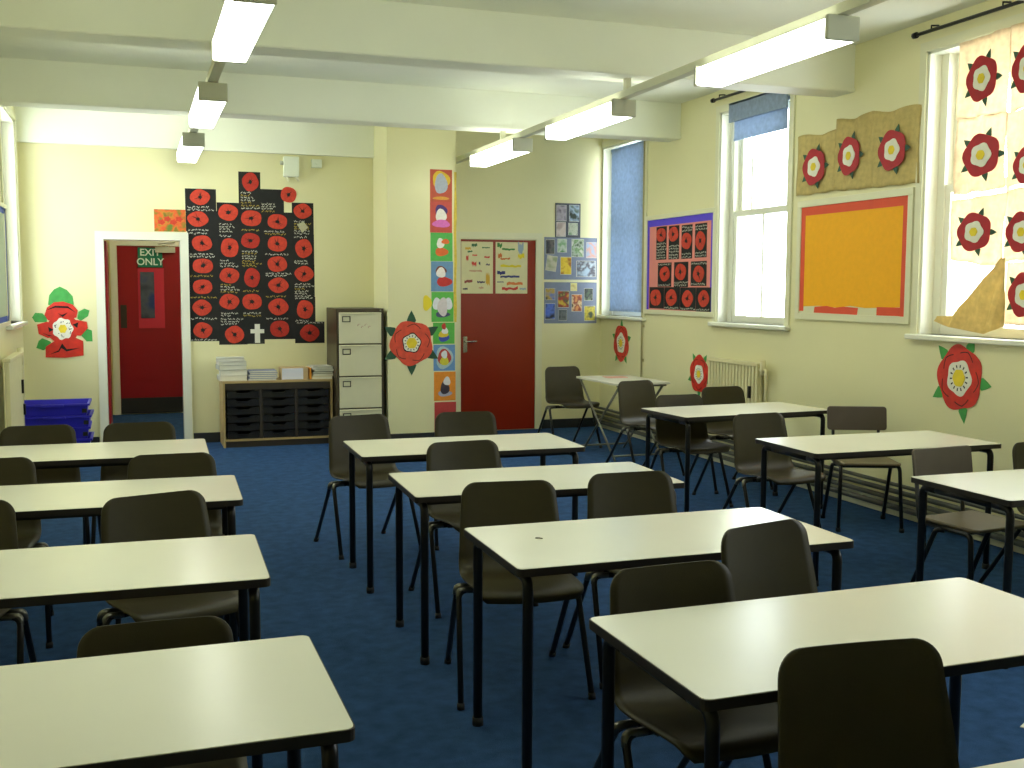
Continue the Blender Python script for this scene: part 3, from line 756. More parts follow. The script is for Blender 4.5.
cols = [
 ('leftmost column', [((175, 290, 150, 234), (230, 181), 40, 32), ((178, 297, 234, 312), (222, 265), 42, 32), ((184, 300, 312, 405), (238, 358), 41, 33), ((185, 300, 405, 488), (241, 445), 42, 31), ((187, 302, 488, 570), (240, 525), 40, 31), ((188, 304, 570, 652), (238, 605), 38, 33), ((189, 305, 652, 733), (241, 692), 38, 33)]),
 ('second column from left', [((297, 382, 203, 318), (338, 240), 40, 34), ((300, 384, 318, 430), (344, 375), 36, 40), ((302, 388, 430, 532), (343, 482), 40, 32), ((304, 390, 532, 640), (343, 582), 40, 32), ((305, 410, 640, 746), (363, 708), 38, 36)]),
 ('middle column', [((380, 460, 85, 207), (423, 123), 33, 38), ((383, 470, 207, 312), (427, 262), 42, 33), ((385, 473, 312, 440), (424, 348), 38, 32), ((388, 474, 440, 545), (430, 490), 32, 40), ((390, 476, 545, 640), (430, 582), 40, 33), ((410, 476, 640, 743), None, 0, 0)]),
 ('second column from right', [((460, 550, 152, 240), (570, 172), 32, 32), ((470, 585, 240, 318), (527, 275), 40, 31), ((474, 586, 318, 398), (527, 360), 40, 32), ((475, 587, 398, 470), (527, 438), 40, 32), ((477, 588, 470, 556), (531, 519), 40, 31), ((478, 590, 556, 640), (531, 602), 40, 34), ((479, 594, 640, 725), (536, 686), 39, 34)]),
 ('rightmost column', [((585, 664, 204, 325), (624, 235), 36, 30), ((586, 666, 325, 440), (628, 378), 34, 38), ((588, 668, 440, 565), (630, 475), 38, 31), ((590, 671, 565, 660), (633, 612), 33, 38), ((597, 706, 660, 740), (651, 702), 38, 34)])]
NTH = ['topmost', 'second from the top', 'third from the top', 'fourth from the top', 'fifth from the top', 'sixth from the top', 'lowest']
G = 'poppy pictures on the back wall'
for ci, (cname, sheets) in enumerate(cols):
    for k, (rc, pc_, rx, rz) in enumerate(sheets):
        xm, ym = (rc[0]+rc[1])/2, (rc[2]+rc[3])/2
        ua = A(rc[0]-2, ym)[0]; ub = A(rc[1]+2, ym)[0]; za = A(xm, rc[3]+1)[1]; zb = A(xm, rc[2]-1)[1]
        nm = NTH[k] if k < len(sheets)-1 else 'lowest'
        if pc_:
            pu, pz = A(*pc_); s = abs(A(pc_[0]+10, pc_[1])[0]-pu)/10
            lines = []
            zt_, zb_ = zb-(pz+rz*s), (pz-rz*s)-za
            W_, Y_ = [], []
            for gap, base in ((zt_, pz+rz*s), (zb_, za)):
                n = int(gap/.024)
                for q in range(n):
                    (W_ if random.random() < .62 else Y_).append((ua+.02, ub-.03-random.uniform(0, .08), base+.014+q*.024))
            if W_: lines.append((CHALK, W_))
            if Y_: lines.append((CHALKY, Y_))
            ex = None
            if ci == 4 and k == 0: ex = [A(*q) for q in ((602, 285), (628, 275), (645, 298), (622, 318))]
            lab = 'black poppy sheet, %s, %s of the back wall display' % (nm, cname)
            if ci == 3 and k == 0: lab = 'black written sheet with a cut-out poppy overhanging its right side, under the alarm box'
            if ci == 4 and k == 0: lab = 'black sheet with a poppy and a pale paper note, top of the rightmost column'
            poppy_picture('back', ua, ub, za, zb, pu, pz, rx*s, rz*s, lab, G, lines, .0004*(ci % 2)+.0008*(k % 2)+.0003, dark=(ci, k) in ((2, 2), (2, 3), (3, 6), (4, 4), (2, 0)), extra=ex)
        else:
            c_ = [A(440, 668), A(461, 740), A(424, 688), A(478, 703)]
            cr_ = ((c_[0][0], c_[1][0], c_[1][1], c_[0][1]), (c_[2][0], min(c_[3][0], ub-.004), c_[3][1], c_[2][1]), 0, 0)
            poppy_picture('back', ua, ub, za, zb, 0, 0, 0, 0, 'black sheet with a white paper cross at the bottom of the poppy display', G, [(CHALK, [(ua+.01, ub-.02, za+.25*(zb-za)+.05)])][:0], .0005, pop=False, cross=cr_)
a = A(55, 312); b = A(175, 230)
t = wall_empty('painted_picture', 'small orange and olive painting over the corner of the open doorway', 'picture', 'back', (a[0]+b[0])/2, (a[1]+b[1])/2, None, .001)
w_, h_ = (b[0]-a[0])/2-.001, (b[1]-a[1])/2
MB().rect(-w_, w_, -h_, h_, 0, -.0015).build('sheet', blotch('orange_painting', [(96, 120, 40), (150, 120, 30), (222, 88, 40), (200, 130, 40), (120, 110, 30)], 11), t)
m = MB()
for k in range(4): m.prism([(x-.08+.055*k, z+.03*((k % 2)-.5)) for x, z in lobes(.032, .024, 16, 5, .2)], -.0016, -.0026)
m.build('painted_flower', POPPY, t)
# alarm boxes
a = wp('back', 283, 177); b = wp('back', 298, 157.5)
t = wall_empty('alarm_box', 'cream electrical box with two short prongs high above the poppies', 'electrical box', 'back', (a[0]+b[0])/2, (a[1]+b[1])/2)
w_, h_ = (b[0]-a[0])/2, (b[1]-a[1])/2
GB = mat('pale_green_grey_plastic', (224, 230, 210), .45)
bevel(MB().rect(-w_, w_, -h_, h_, -.001, -.075).build('housing', GB, t), .008)
for x in (-w_*.6, w_*.7): MB().tube([(x-.01, -.05, -h_-.0), (x+.02, -.06, -h_-.04)], .012, 8).build('prong', FRAME, t)
MB().tube([(-w_-.03, -.04, h_*.35), (-w_-.001, -.04, h_*.35)], .02, 8).build('cable_gland', LGREY, t)
a = wp('back', 311, 168); b = wp('back', 321, 160)
m = MB().rect((a[0]-b[0])/2, (b[0]-a[0])/2, (a[1]-b[1])/2, (b[1]-a[1])/2, -.001, -.05); m.rect(-.012, .012, -.01, .01, -.05, -.056)
tag(bevel(m.build('sensor_box', GB, loc=wloc('back', (a[0]+b[0])/2, (a[1]+b[1])/2)), .006), 'small pale sensor box beside the alarm box on the back wall', 'electrical box')

# ------------------------------------------------------------------ roses
def leafshape(l, w):
    return [(-.12*l, -w*.5), (.25*l, -w), (.6*l, -w*.6), (l, 0), (.6*l, w*.6), (.25*l, w), (-.12*l, w*.5)]
def rose_parts(t, cx, cz, rx, rz, red, leafm, ph=0., inner=.52, leaves=5, leaf=.34, y=-.001, white=True, marks=True, leaf_ph=None, core=.42, rim=False):
    lp = ph+PI/5 if leaf_ph is None else leaf_ph
    s = MB.prism
    for k in range(leaves):
        a = lp+2*PI*k/leaves; m = MB(); L = leaf*rx
        pts = []
        for lx, lw in leafshape(L*1.5, L*.55):
            X = rx*.88+lx
            pts.append((cx+X*math.cos(a)-lw*math.sin(a), cz+(X*math.sin(a)+lw*math.cos(a))*rz/rx))
        m.prism(pts, y, y-.002); m.build('sepal', leafm, t)
    m = MB(); m.prism([(cx+x, cz+z) for x, z in lobes(rx, rz, 60, 5, .055, -5*ph, .006)], y-.0022, y-.005); pt = m.build('outer_petals', red, t)
    for k in range(5):
        m = MB(); a0 = ph+2*PI*(k+.5)/5
        for q in range(-3, 3):
            a1, a2 = a0+q*.14, a0+(q+1)*.14; f1, f2 = .86-abs(q)*.035, .86-abs(q+1)*.035; th = .03
            m.prism([(cx+rx*f1*math.cos(a1), cz+rz*f1*math.sin(a1)), (cx+rx*(f1+th)*math.cos(a1), cz+rz*(f1+th)*math.sin(a1)), (cx+rx*(f2+th)*math.cos(a2), cz+rz*(f2+th)*math.sin(a2)), (cx+rx*f2*math.cos(a2), cz+rz*f2*math.sin(a2))], y-.0052, y-.0062)
        if marks: m.build('petal_line', BLACK, pt)
        else: m.bm.free()
    m = MB(); m.prism([(cx+x, cz+z) for x, z in lobes(rx*inner, rz*inner, 50, 5, .07, -5*ph-PI, .01)], y-.0052, y-.008); ip = m.build('inner_petals', ROSEW, t)
    if rim: MB().prism([(cx+x, cz+z) for x, z in lobes(rx*inner*1.12, rz*inner*1.12, 50, 5, .07, -5*ph-PI, .02)], y-.0051, y-.0056).build('dark_rim', BLACK, t)
    m = MB(); m.prism([(cx+x, cz+z) for x, z in lobes(rx*inner*core, rz*inner*core, 24, 6, .05)], y-.0082, y-.011); m.build('rose_centre', ROSEY, t)
    if marks:
        m = MB()
        for k in range(14):
            a = 2*PI*k/14+.1; f1, f2 = inner*(core+.08), inner*(core+.26); da = .06
            m.prism([(cx+rx*f1*math.cos(a-da), cz+rz*f1*math.sin(a-da)), (cx+rx*f1*math.cos(a+da), cz+rz*f1*math.sin(a+da)), (cx+rx*f2*math.cos(a+da), cz+rz*f2*math.sin(a+da)), (cx+rx*f2*math.cos(a-da), cz+rz*f2*math.sin(a-da))], y-.0082, y-.0092)
        m.build('stamen', BLACK, ip)
def paper_rose(plane, cpx, l, r_, tp, bt, label, **kw):
    c = wp(plane, *cpx); rx = (wp(plane, r_, cpx[1])[0]-wp(plane, l, cpx[1])[0])/2; rz = (wp(plane, cpx[0], tp)[1]-wp(plane, cpx[0], bt)[1])/2
    t = wall_empty('paper_rose', label, 'paper rose', plane, c[0], c[1], 'painted paper roses on the walls')
    rose_parts(t, 0, 0, rx, rz, kw.pop('red', ROSER), kw.pop('leafm', LEAF), **kw)
paper_rose('right', (960, 378), 939, 983, 346, 411, 'large red paper rose with green leaves below the hessian-hung window', ph=PI/2+.2, inner=.54, leaf=.36, core=.5)
paper_rose('right', (699.5, 374), 691, 709, 357, 394, 'red paper rose on the wall left of the radiator', ph=PI/2, inner=.5, leaf=.3)
paper_rose('right', (621.5, 343), 614.5, 629, 325, 361, 'narrow red paper rose under the blue blind in the corner', ph=PI/2+.6, inner=.55, leaf=.3)
paper_rose('pillar', (411.5, 343), 391, 433, 322, 366, 'red paper rose with black leaf outlines on the chimney breast', ph=PI/4, inner=.4, leaves=6, leaf=.4, leafm=LEAFD, leaf_ph=PI/2, red=mat('rose_orange_red', (220, 78, 52), .6, .16, 16), rim=True, core=.62)
# rose by the doorway: four big petals and broad leaves
c = wp('back', 62.5, 329)
t = wall_empty('paper_rose', 'red paper rose with broad bright leaves between the left window and the open doorway', 'paper rose', 'back', c[0], c[1], 'painted paper roses on the walls')
def BK(x, y): p_ = wp('back', x/4.267, 280+y/4.267); return (p_[0]-c[0], p_[1]-c[1])
for pts in ([(205, 105), (210, 65), (230, 40), (255, 28), (285, 42), (310, 70), (315, 105), (260, 125)], [(200, 180), (150, 180), (137, 160), (150, 140), (180, 142), (200, 160)], [(330, 165), (335, 135), (360, 122), (382, 130), (375, 155), (345, 175)], [(345, 235), (370, 208), (392, 215), (395, 262), (370, 262)], [(225, 280), (185, 300), (155, 290), (165, 260), (180, 248), (215, 262)]):
    MB().prism([BK(*q) for q in pts], -.001, -.003).build('leaf', LEAF, t)
for i, pts in enumerate(([(190, 150), (200, 118), (230, 95), (270, 92), (310, 105), (332, 130), (325, 160), (265, 175), (205, 172)], [(158, 190), (200, 178), (245, 190), (250, 235), (205, 248), (165, 230)], [(300, 190), (325, 170), (370, 178), (375, 205), (345, 238), (300, 235)], [(195, 285), (230, 262), (265, 245), (310, 240), (355, 260), (357, 322), (280, 332), (195, 330)])):
    pp = MB().prism([BK(*q) for q in pts], -.0032-.0004*i, -.006-.0004*i).build('petal', ROSER, t)
m_ = MB().prism([BK(268+70*math.cos(k*PI/10), 208+62*math.sin(k*PI/10)) for k in range(20)], -.0031, -.0038); m_.build('petal_base', ROSER, t)
m = MB()
for pts in ([(195, 130), (235, 110), (290, 112), (325, 140), (290, 120), (235, 118)], [(245, 140), (265, 150), (290, 138), (268, 158)], [(205, 200), (230, 212), (210, 222)], [(310, 190), (335, 180), (330, 205)], [(210, 318), (250, 300), (265, 270), (285, 295), (340, 290), (285, 305), (262, 290), (252, 306)], [(180, 225), (210, 240), (225, 238), (205, 234)]):
    MB().prism([BK(*q) for q in pts], -.0076, -.0082).build('petal_line', BLACK, t)
x_, z_ = BK(268, 208)
m = MB().prism([(x_+a_, z_+b_) for a_, b_ in lobes(.088, .1, 30, 7, .07)], -.0076, -.0095); ip = m.build('inner_petals', ROSEW, t)
m = MB().prism([(x_+a_, z_+b_) for a_, b_ in lobes(.036, .04, 20, 6, .1)], -.0097, -.012); m.build('rose_centre', ROSEY, ip)
m = MB()
for k in range(26):
    a_ = random.random()*6.28; q = random.uniform(.05, .08); m.prism([(x_+q*math.cos(a_)+e, z_+q*1.1*math.sin(a_)+g) for e, g in ((-.006, -.004), (.006, -.003), (.003, .006))], -.0097, -.0104)
m.build('stamen', BLACK, ip)

# ------------------------------------------------------------------ card strip on the chimney breast
def figure_card(px0, px1, py0, py1, col, shapes, label):
    a = wp('pillar', px0, py1); b = wp('pillar', px1, py0); uc, zc = (a[0]+b[0])/2, (a[1]+b[1])/2; W, H_ = (b[0]-a[0])/2, (b[1]-a[1])/2
    t = wall_empty('picture_card', label, 'card', 'pillar', uc, zc, 'cards in the strip by the red door', .0005)
    MB().rect(-W, W, -H_+.0005, H_-.0005, 0, -.0012).build('card', mat('card_%s' % '_'.join(map(str, col)), col, .6, .08, 30), t)
    for k, (nm, x, z, rx, rz, c) in enumerate(shapes):
        MB().prism([(x*W+e, z*H_+g) for e, g in lobes(rx*W, rz*H_, 22, 3, .08, k)], -.0014-.0006*k, -.0022-.0006*k).build(nm, mat('ink_%s' % '_'.join(map(str, c)), c, .6, .08, 40), t)
cards = [((430, 452, 170, 201.5), (190, 78, 50), [('arch', 0, .35, .8, .55, (226, 186, 40)), ('figure', 0, .1, .58, .62, (170, 176, 190)), ('lettering_band', 0, -.78, .75, .1, (214, 150, 50))], 'rust card with a grey figure under a yellow arch, top of the strip'),
 ((430, 452, 202, 232.5), (196, 76, 62), [('hair', 0, .4, .55, .4, (70, 40, 110)), ('face', 0, .1, .5, .42, (236, 230, 222)), ('collar', 0, -.42, .8, .25, (220, 110, 190))], 'red card with a white face and pink collar'),
 ((430.5, 452.5, 233, 261), (82, 178, 80), [('body', 0, -.35, .6, .3, (224, 104, 40)), ('face', -.1, .25, .34, .36, (236, 232, 226)), ('cap', .35, .38, .35, .18, (224, 104, 40))], 'green card with a small orange-capped figure'),
 ((431, 453, 261.5, 291.5), (104, 146, 186), [('body', .2, -.35, .7, .32, (200, 48, 40)), ('hair', -.1, .4, .5, .28, (120, 60, 40)), ('face', -.1, .25, .42, .34, (240, 232, 226))], 'blue card with a pale face and red arms'),
 ((431.5, 453.5, 292, 322), (92, 182, 74), [('base', 0, -.5, .65, .2, (70, 76, 110)), ('ear', -.5, .2, .4, .4, (226, 226, 232)), ('ear', .5, .2, .4, .4, (226, 226, 232)), ('face', 0, 0, .45, .62, (216, 206, 208))], 'green card with a pale large-eared animal'),
 ((433, 454.5, 322.5, 344), (88, 178, 70), [('body', 0, -.4, .5, .4, (60, 80, 170)), ('scarf', -.05, -.1, .45, .3, (226, 196, 50)), ('face', .1, .22, .3, .3, (230, 228, 226)), ('hat', 0, .65, .2, .3, (190, 60, 40))], 'small green card with a blue and yellow figure'),
 ((433.5, 455, 344.5, 371), (104, 148, 198), [('roundel', 0, 0, .8, .85, (170, 196, 200)), ('figure', 0, .05, .62, .6, (190, 70, 60)), ('body', 0, -.25, .4, .35, (216, 206, 60)), ('face', 0, .25, .28, .3, (228, 230, 232))], 'blue card with a figure in a pale round frame'),
 ((434, 455.5, 371.5, 401), (226, 138, 34), [('base', 0, -.5, .65, .2, (170, 170, 190)), ('body', 0, -.12, .42, .45, (60, 48, 60)), ('face', .2, .35, .32, .3, (226, 222, 226))], 'orange card with a dark figure'),
 ((434.5, 456, 401.5, 440), (182, 58, 54), [('figure', .05, .1, .4, .25, (220, 214, 210))], 'red card at the foot of the strip, behind a chair')]
for q, col, sh, lab in cards: figure_card(*q, col, sh, lab)
a = wp('pillar', 452.5, 172); b = wp('pillar', 458, 322)
m = MB(); zz = [a[1]+(b[1]-a[1])*k/10 for k in range(11)]
pts = [(3.012+.004*math.sin(k*1.3), z_) for k, z_ in enumerate(zz)]; pts2 = [(3.038-.004*math.sin(k*1.9), z_) for k, z_ in enumerate(zz)]
m.prism([(x-3.025, z_-zz[5]) for x, z_ in pts+pts2[::-1]], -.001, -.004)
tag(m.build('yellow_streamer', mat('yellow_crepe', (216, 190, 70), .7, .15, 30), loc=wloc('pillar', 3.025, zz[5])), 'yellow paper streamer down the right edge of the card strip', 'streamer')
c = wp('pillar', 427, 303)
tag(MB().prism(lobes(.045, .075, 24, 3, .12), -.001, -.004).build('yellow_petal', mat('bright_yellow_paper', (236, 214, 50), .7), loc=wloc('pillar', *c)), 'yellow paper scrap beside the strip above the chimney breast rose', 'paper')

# ------------------------------------------------------------------ posters on the red door
def door_poster(px0, px1, py0, py1, strokes, label):
    off = .0125
    a = wp('back', px0, py1, off); b = wp('back', px1, py0, off); uc, zc = (a[0]+b[0])/2, (a[1]+b[1])/2; W, H_ = (b[0]-a[0])/2, (b[1]-a[1])/2
    t = wall_empty('door_poster', label, 'poster', 'back', uc, zc, 'posters on the red door', off)
    MB().rect(-W, W, -H_, H_, 0, -.0012).build('sheet', mat('cream_poster_paper', (222, 216, 172), .6, .04, 12), t)
    for c, ls in strokes:
        for (x0, x1, z, h) in ls:
            m = MB()
            n = 7; xs = [x0+(x1-x0)*i/n for i in range(n+1)]; zs = [z+random.uniform(-.5, .5)*h for _ in xs]; h *= 1.5
            m.prism([(x*W, (z_-h*random.uniform(.4, 1))*H_) for x, z_ in zip(xs, zs)]+[(x*W, (z_+h*random.uniform(.4, 1))*H_) for x, z_ in list(zip(xs, zs))[::-1]], -.0013, -.0018)
            m.build('painted_line', mat('paint_%s' % '_'.join(map(str, c)), c, .7), t)
door_poster(461.2, 493, 242, 293.5, [((60, 110, 70), [(-.35, .0, .86, .05), (-.6, -.3, .62, .03), (.3, .8, .78, .02)]), ((214, 170, 60), [(-.75, -.4, .74, .04), (.55, .8, -.45, .2)]), ((206, 70, 60), [(-.7, -.55, .36, .08), (-.35, -.05, .16, .07), (-.3, .0, .48, .025), (.45, .8, .42, .03)]), ((70, 60, 90), [(.1, .2, .16, .05), (.55, .8, .12, .03), (.0, .5, -.55, .03), (-.9, -.6, -.82, .03)]), ((150, 80, 70), [(-.8, -.3, -.52, .05)]), ((200, 160, 130), [(-.5, .3, -.12, .03), (.1, .4, -.78, .03)])], 'cream poster with small scattered colour scribbles, left of the two on the red door')
door_poster(495.5, 527.5, 242.5, 293.5, [((60, 130, 60), [(-.9, -.6, .88, .07), (-.6, .2, .72, .03)]), ((206, 110, 50), [(-.85, -.6, .48, .08), (-.7, -.1, .36, .03)]), ((226, 206, 40), [(-.7, .6, .07, .04), (.4, .8, .46, .08)]), ((50, 56, 120), [(-.9, -.4, -.2, .06), (-.7, .5, -.34, .04), (-.9, -.5, -.55, .015)]), ((214, 120, 60), [(-.3, .7, -.6, .05)]), ((200, 60, 50), [(-.6, .4, -.8, .05)]), ((150, 170, 190), [(.4, .75, .75, .16), (.5, .9, -.82, .03)])], 'cream poster with bold horizontal colour lines, right of the two on the red door')

# ------------------------------------------------------------------ photo panels by the corner
KP = 5.683
def Pp(x, y): return wp('back', 540+x/KP, 195+y/KP)
def panel(x0, x1, y0, y1, m_, label):
    a = Pp(x0, y1); b = Pp(x1, y0); W, H_ = (b[0]-a[0])/2, (b[1]-a[1])/2
    tag(MB().rect(-W, W, -H_, H_, -.0005, -.004).build('photo_display', m_, loc=wloc('back', (a[0]+b[0])/2, (a[1]+b[1])/2)), label, 'display panel', 'photo display panels')
    return a, b
panel(85, 230, 50, 241, DSLATE, 'small dark grey display panel topmost beside the red door')
panel(22, 325, 245, 480, SLATE, 'upper of the two slate-blue photo panels beside the red door')
panel(22, 322, 497, 730, SLATE, 'lower of the two slate-blue photo panels beside the red door')
def photo(x0, x1, y0, y1, cols_, label, tilt=0):
    a = Pp(x0, y1); b = Pp(x1, y0); W, H_ = (b[0]-a[0])/2, (b[1]-a[1])/2
    t = wall_empty('photograph', label, 'photograph', 'back', (a[0]+b[0])/2, (a[1]+b[1])/2, 'photographs on the display panels', .0042)
    t.rotation_euler = (0, math.radians(tilt), 0)
    MB().rect(-W, W, -H_, H_, 0, -.0008).build('photo_paper', PAPER if tilt == 0 else GREYC[1], t)
    MB().rect(-W*.96, W*.96, -H_*.96, H_*.96, -.0009, -.0014).build('photo_print', blotch('photo_print_%d_%d' % (x0, y0), cols_, 10), t)
photo(92, 150, 58, 148, [(150, 140, 150), (180, 170, 180), (120, 110, 124)], 'mauve-grey photograph at the top left of the small dark panel')
photo(165, 223, 58, 150, [(96, 110, 90), (170, 190, 210), (60, 70, 60)], 'landscape-like photograph at the top right of the small dark panel')
photo(92, 146, 155, 236, [(206, 190, 176), (214, 200, 190), (180, 160, 150)], 'pale pinkish photograph at the bottom left of the small dark panel')
photo(160, 214, 160, 228, [(70, 90, 70), (200, 204, 180), (80, 130, 80)], 'green and white photograph at the bottom right of the small dark panel')
photo(32, 82, 252, 336, [(60, 60, 66), (110, 104, 100), (90, 96, 90)], 'dark photograph at the top left of the upper slate panel')
photo(98, 152, 250, 326, [(130, 170, 120), (200, 206, 190), (90, 140, 90)], 'pale green photograph second along the top of the upper slate panel')
photo(178, 248, 252, 352, [(206, 206, 190), (110, 150, 90), (180, 190, 170), (80, 100, 70)], 'large white and green photograph third along the top of the upper slate panel')
photo(262, 322, 270, 358, [(160, 180, 206), (214, 160, 140), (170, 180, 200)], 'light blue and pink photograph at the top right of the upper slate panel')
photo(35, 95, 345, 432, [(206, 200, 170), (190, 186, 160), (150, 160, 120)], 'tilted cream photograph at the lower left of the upper slate panel', 8)
photo(115, 178, 352, 452, [(214, 180, 40), (230, 200, 60), (170, 110, 30)], 'bright yellow picture in the middle of the upper slate panel')
photo(205, 315, 375, 465, [(170, 190, 206), (90, 84, 90), (190, 204, 214)], 'wide pale blue photograph at the lower right of the upper slate panel')
photo(30, 85, 530, 596, [(110, 130, 190), (190, 160, 70), (60, 66, 80)], 'blue and tan photograph at the upper left of the lower slate panel')
photo(100, 165, 545, 640, [(210, 180, 60), (170, 60, 50), (90, 90, 60), (220, 200, 90)], 'yellow and red photograph second from the left on the lower slate panel')
photo(172, 210, 500, 546, [(222, 206, 110), (230, 220, 150), (190, 170, 90)], 'small pale yellow picture at the top edge of the lower slate panel')
photo(178, 238, 565, 662, [(220, 150, 90), (150, 60, 50), (230, 200, 150), (70, 60, 50)], 'orange picture of a figure in the centre of the lower slate panel')
photo(250, 300, 530, 600, [(90, 110, 80), (60, 60, 60), (140, 160, 120)], 'dull green photograph at the upper right of the lower slate panel')
photo(28, 85, 615, 706, [(70, 90, 190), (90, 120, 210), (40, 44, 60)], 'strong blue photograph at the lower left of the lower slate panel')
photo(105, 152, 650, 714, [(60, 66, 72), (110, 116, 120), (40, 44, 46)], 'small dark grey photograph along the bottom of the lower slate panel')
photo(250, 313, 630, 714, [(110, 130, 70), (210, 190, 70), (80, 90, 70)], 'green and yellow photograph at the lower right of the lower slate panel')

# ------------------------------------------------------------------ noticeboards on the window wall
def board(plane, u0, u1, z0, z1, fr, label, back_m):
    t = wall_empty('noticeboard', label, 'noticeboard', plane, (u0+u1)/2, (z0+z1)/2, 'noticeboards'); W, H_ = (u1-u0)/2, (z1-z0)/2
    m = MB(); m.rect(-W, W, -H_, -H_+fr, -.001, -.024); m.rect(-W, W, H_-fr, H_, -.001, -.024); m.rect(-W, -W+fr, -H_+fr, H_-fr, -.001, -.024); m.rect(W-fr, W, -H_+fr, H_-fr, -.001, -.024)
    bevel(m.build('board_frame', FRAME, t), .003)
    MB().rect(-W+fr, W-fr, -H_+fr, H_-fr, -.001, -.012).build('backing', back_m, t)
    return t, W, H_
bl = wp('right', 797, 317); tr_ = wp('right', 911, 186); br_ = wp('right', 909, 326.5); tl_ = wp('right', 796, 205)
t, W, H_ = board('right', bl[0]-.0, br_[0]+.02, (bl[1]+br_[1])/2, (tl_[1]+tr_[1])/2+.005, .05, 'large empty orange noticeboard with red paper border between the windows', FRAME)
m = MB(); m.prism([(-W+.1, -H_+.1), (-W+.3, -H_+.107), (-W+.52, -H_+.098), (-W+.68, -H_+.112), (-W+.85, -H_+.1), (W-.17, -H_+.11), (W-.1, -H_+.112), (W-.1, H_-.115), (-W+.1, H_-.115)], -.0125, -.014); m.build('orange_backing', ORANGE, t)
m = MB(); e = .05
m.rect(-W+e, -W+.1, -H_+e+.015, H_-e, -.0125, -.0155); m.rect(W-.1, W-e, -H_+e, H_-e, -.0125, -.0155); m.rect(-W+.1, W-.1, H_-.115, H_-e, -.0125, -.0155)
m.prism([(-W+.24, -H_+.055), (-W+.76, -H_+.05), (-W+.77, -H_+.1), (-W+.6, -H_+.106), (-W+.5, -H_+.096), (-W+.4, -H_+.108), (-W+.25, -H_+.1)], -.0142, -.0165); m.rect(W-.34, W-.1, -H_+.052, -H_+.11, -.0142, -.0165)
m.build('red_border', BORDER, t)
# poppy noticeboard
KN = 6.675
def Np(x, y): return wp('right', 640+x/KN, 205+y/KN, .012)
a = Np(38, 720); b = Np(510, 40); c = Np(500, 740)
zt_ = (Np(52, 105)[1]+Np(465, 62)[1])/2; zb_ = (Np(60, 690)[1]+Np(470, 715)[1])/2
u0, u1 = Np(50, 400)[0], Np(478, 400)[0]
t, W, H_ = board('right', u0-.045, u1+.07, zb_-.05, zt_+.05, .045, 'poppy noticeboard with violet border between the corner window and middle window', PINK)
m = MB(); m.rect(-W+.045, W-.045, H_-.11, H_-.045, -.0122, -.0145); m.rect(-W+.045, -W+.085, -H_+.045, H_-.11, -.0122, -.0145); m.rect(W-.085, W-.045, -H_+.045, H_-.11, -.0122, -.0145); m.build('violet_border', VIOLET, t)
NP = [('top row', [((110, 178, 145, 365), (143, 200), 33, 48), ((193, 262, 138, 362), (225, 195), 34, 52), ((278, 350, 132, 358), (312, 240), 35, 58), ((368, 447, 122, 350), (405, 238), 34, 66)]),
      ('middle row', [((120, 210, 385, 545), (167, 460), 35, 52), ((228, 322, 380, 548), (273, 447), 38, 58), ((340, 445, 375, 540), (393, 460), 38, 58)]),
      ('bottom row', [((65, 162, 548, 690), (108, 618), 38, 58), ((164, 268, 548, 697), (212, 618), 38, 58), ((270, 374, 550, 704), (320, 625), 38, 58), ((376, 475, 550, 712), (428, 625), 38, 58)])]
for rn, row in NP:
    for k, (rc, pc_, rx, rz) in enumerate(row):
        xm, ym = (rc[0]+rc[1])/2, (rc[2]+rc[3])/2
        ua = Np(rc[0], ym)[0]; ub = Np(rc[1], ym)[0]; za = Np(xm, rc[3])[1]; zb = Np(xm, rc[2])[1]
        pu, pz = Np(*pc_); rxx = (Np(pc_[0]+rx, pc_[1])[0]-Np(pc_[0]-rx, pc_[1])[0])/2; rzz = (Np(pc_[0], pc_[1]-rz)[1]-Np(pc_[0], pc_[1]+rz)[1])/2
        ls = []
        for gap, base in ((zb-pz-rzz, pz+rzz), (pz-rzz-za, za)):
            for q in range(int(gap/.028)): ls.append((ua+.01, ub-.02, base+.016+q*.028))
        pos = (['leftmost', 'second from the left', 'third from the left', 'rightmost'] if len(row) == 4 else ['leftmost', 'middle', 'rightmost'])[k]
        poppy_picture('right', ua, ub, za, zb, pu, pz, rxx, rzz, 'black poppy picture, %s in the %s of the poppy noticeboard' % (pos, rn), 'poppy pictures on the noticeboard', [(CHALK, ls)] if ls else [], .0125 if rn != 'bottom row' else .0148)
# noticeboard on the left wall, just in view
u1 = wp('left', 5.5, 260)[0]
t, W, H_ = board('left', u1-1.3, u1, 1.22, 2.2, .035, 'noticeboard on the left wall, only its far blue-edged side in view', mat('pale_green_backing', (188, 200, 170), .7))
m = MB(); m.rect(W-.08, W-.035, -H_+.035, H_-.035, -.0122, -.015); m.rect(-W+.035, -W+.08, -H_+.035, H_-.035, -.0122, -.015); m.rect(-W+.08, W-.08, -H_+.035, -H_+.08, -.0122, -.015); m.rect(-W+.08, W-.08, H_-.08, H_-.035, -.0122, -.015)
m.build('blue_border', mat('blue_border_paper', (60, 90, 170), .7), t)

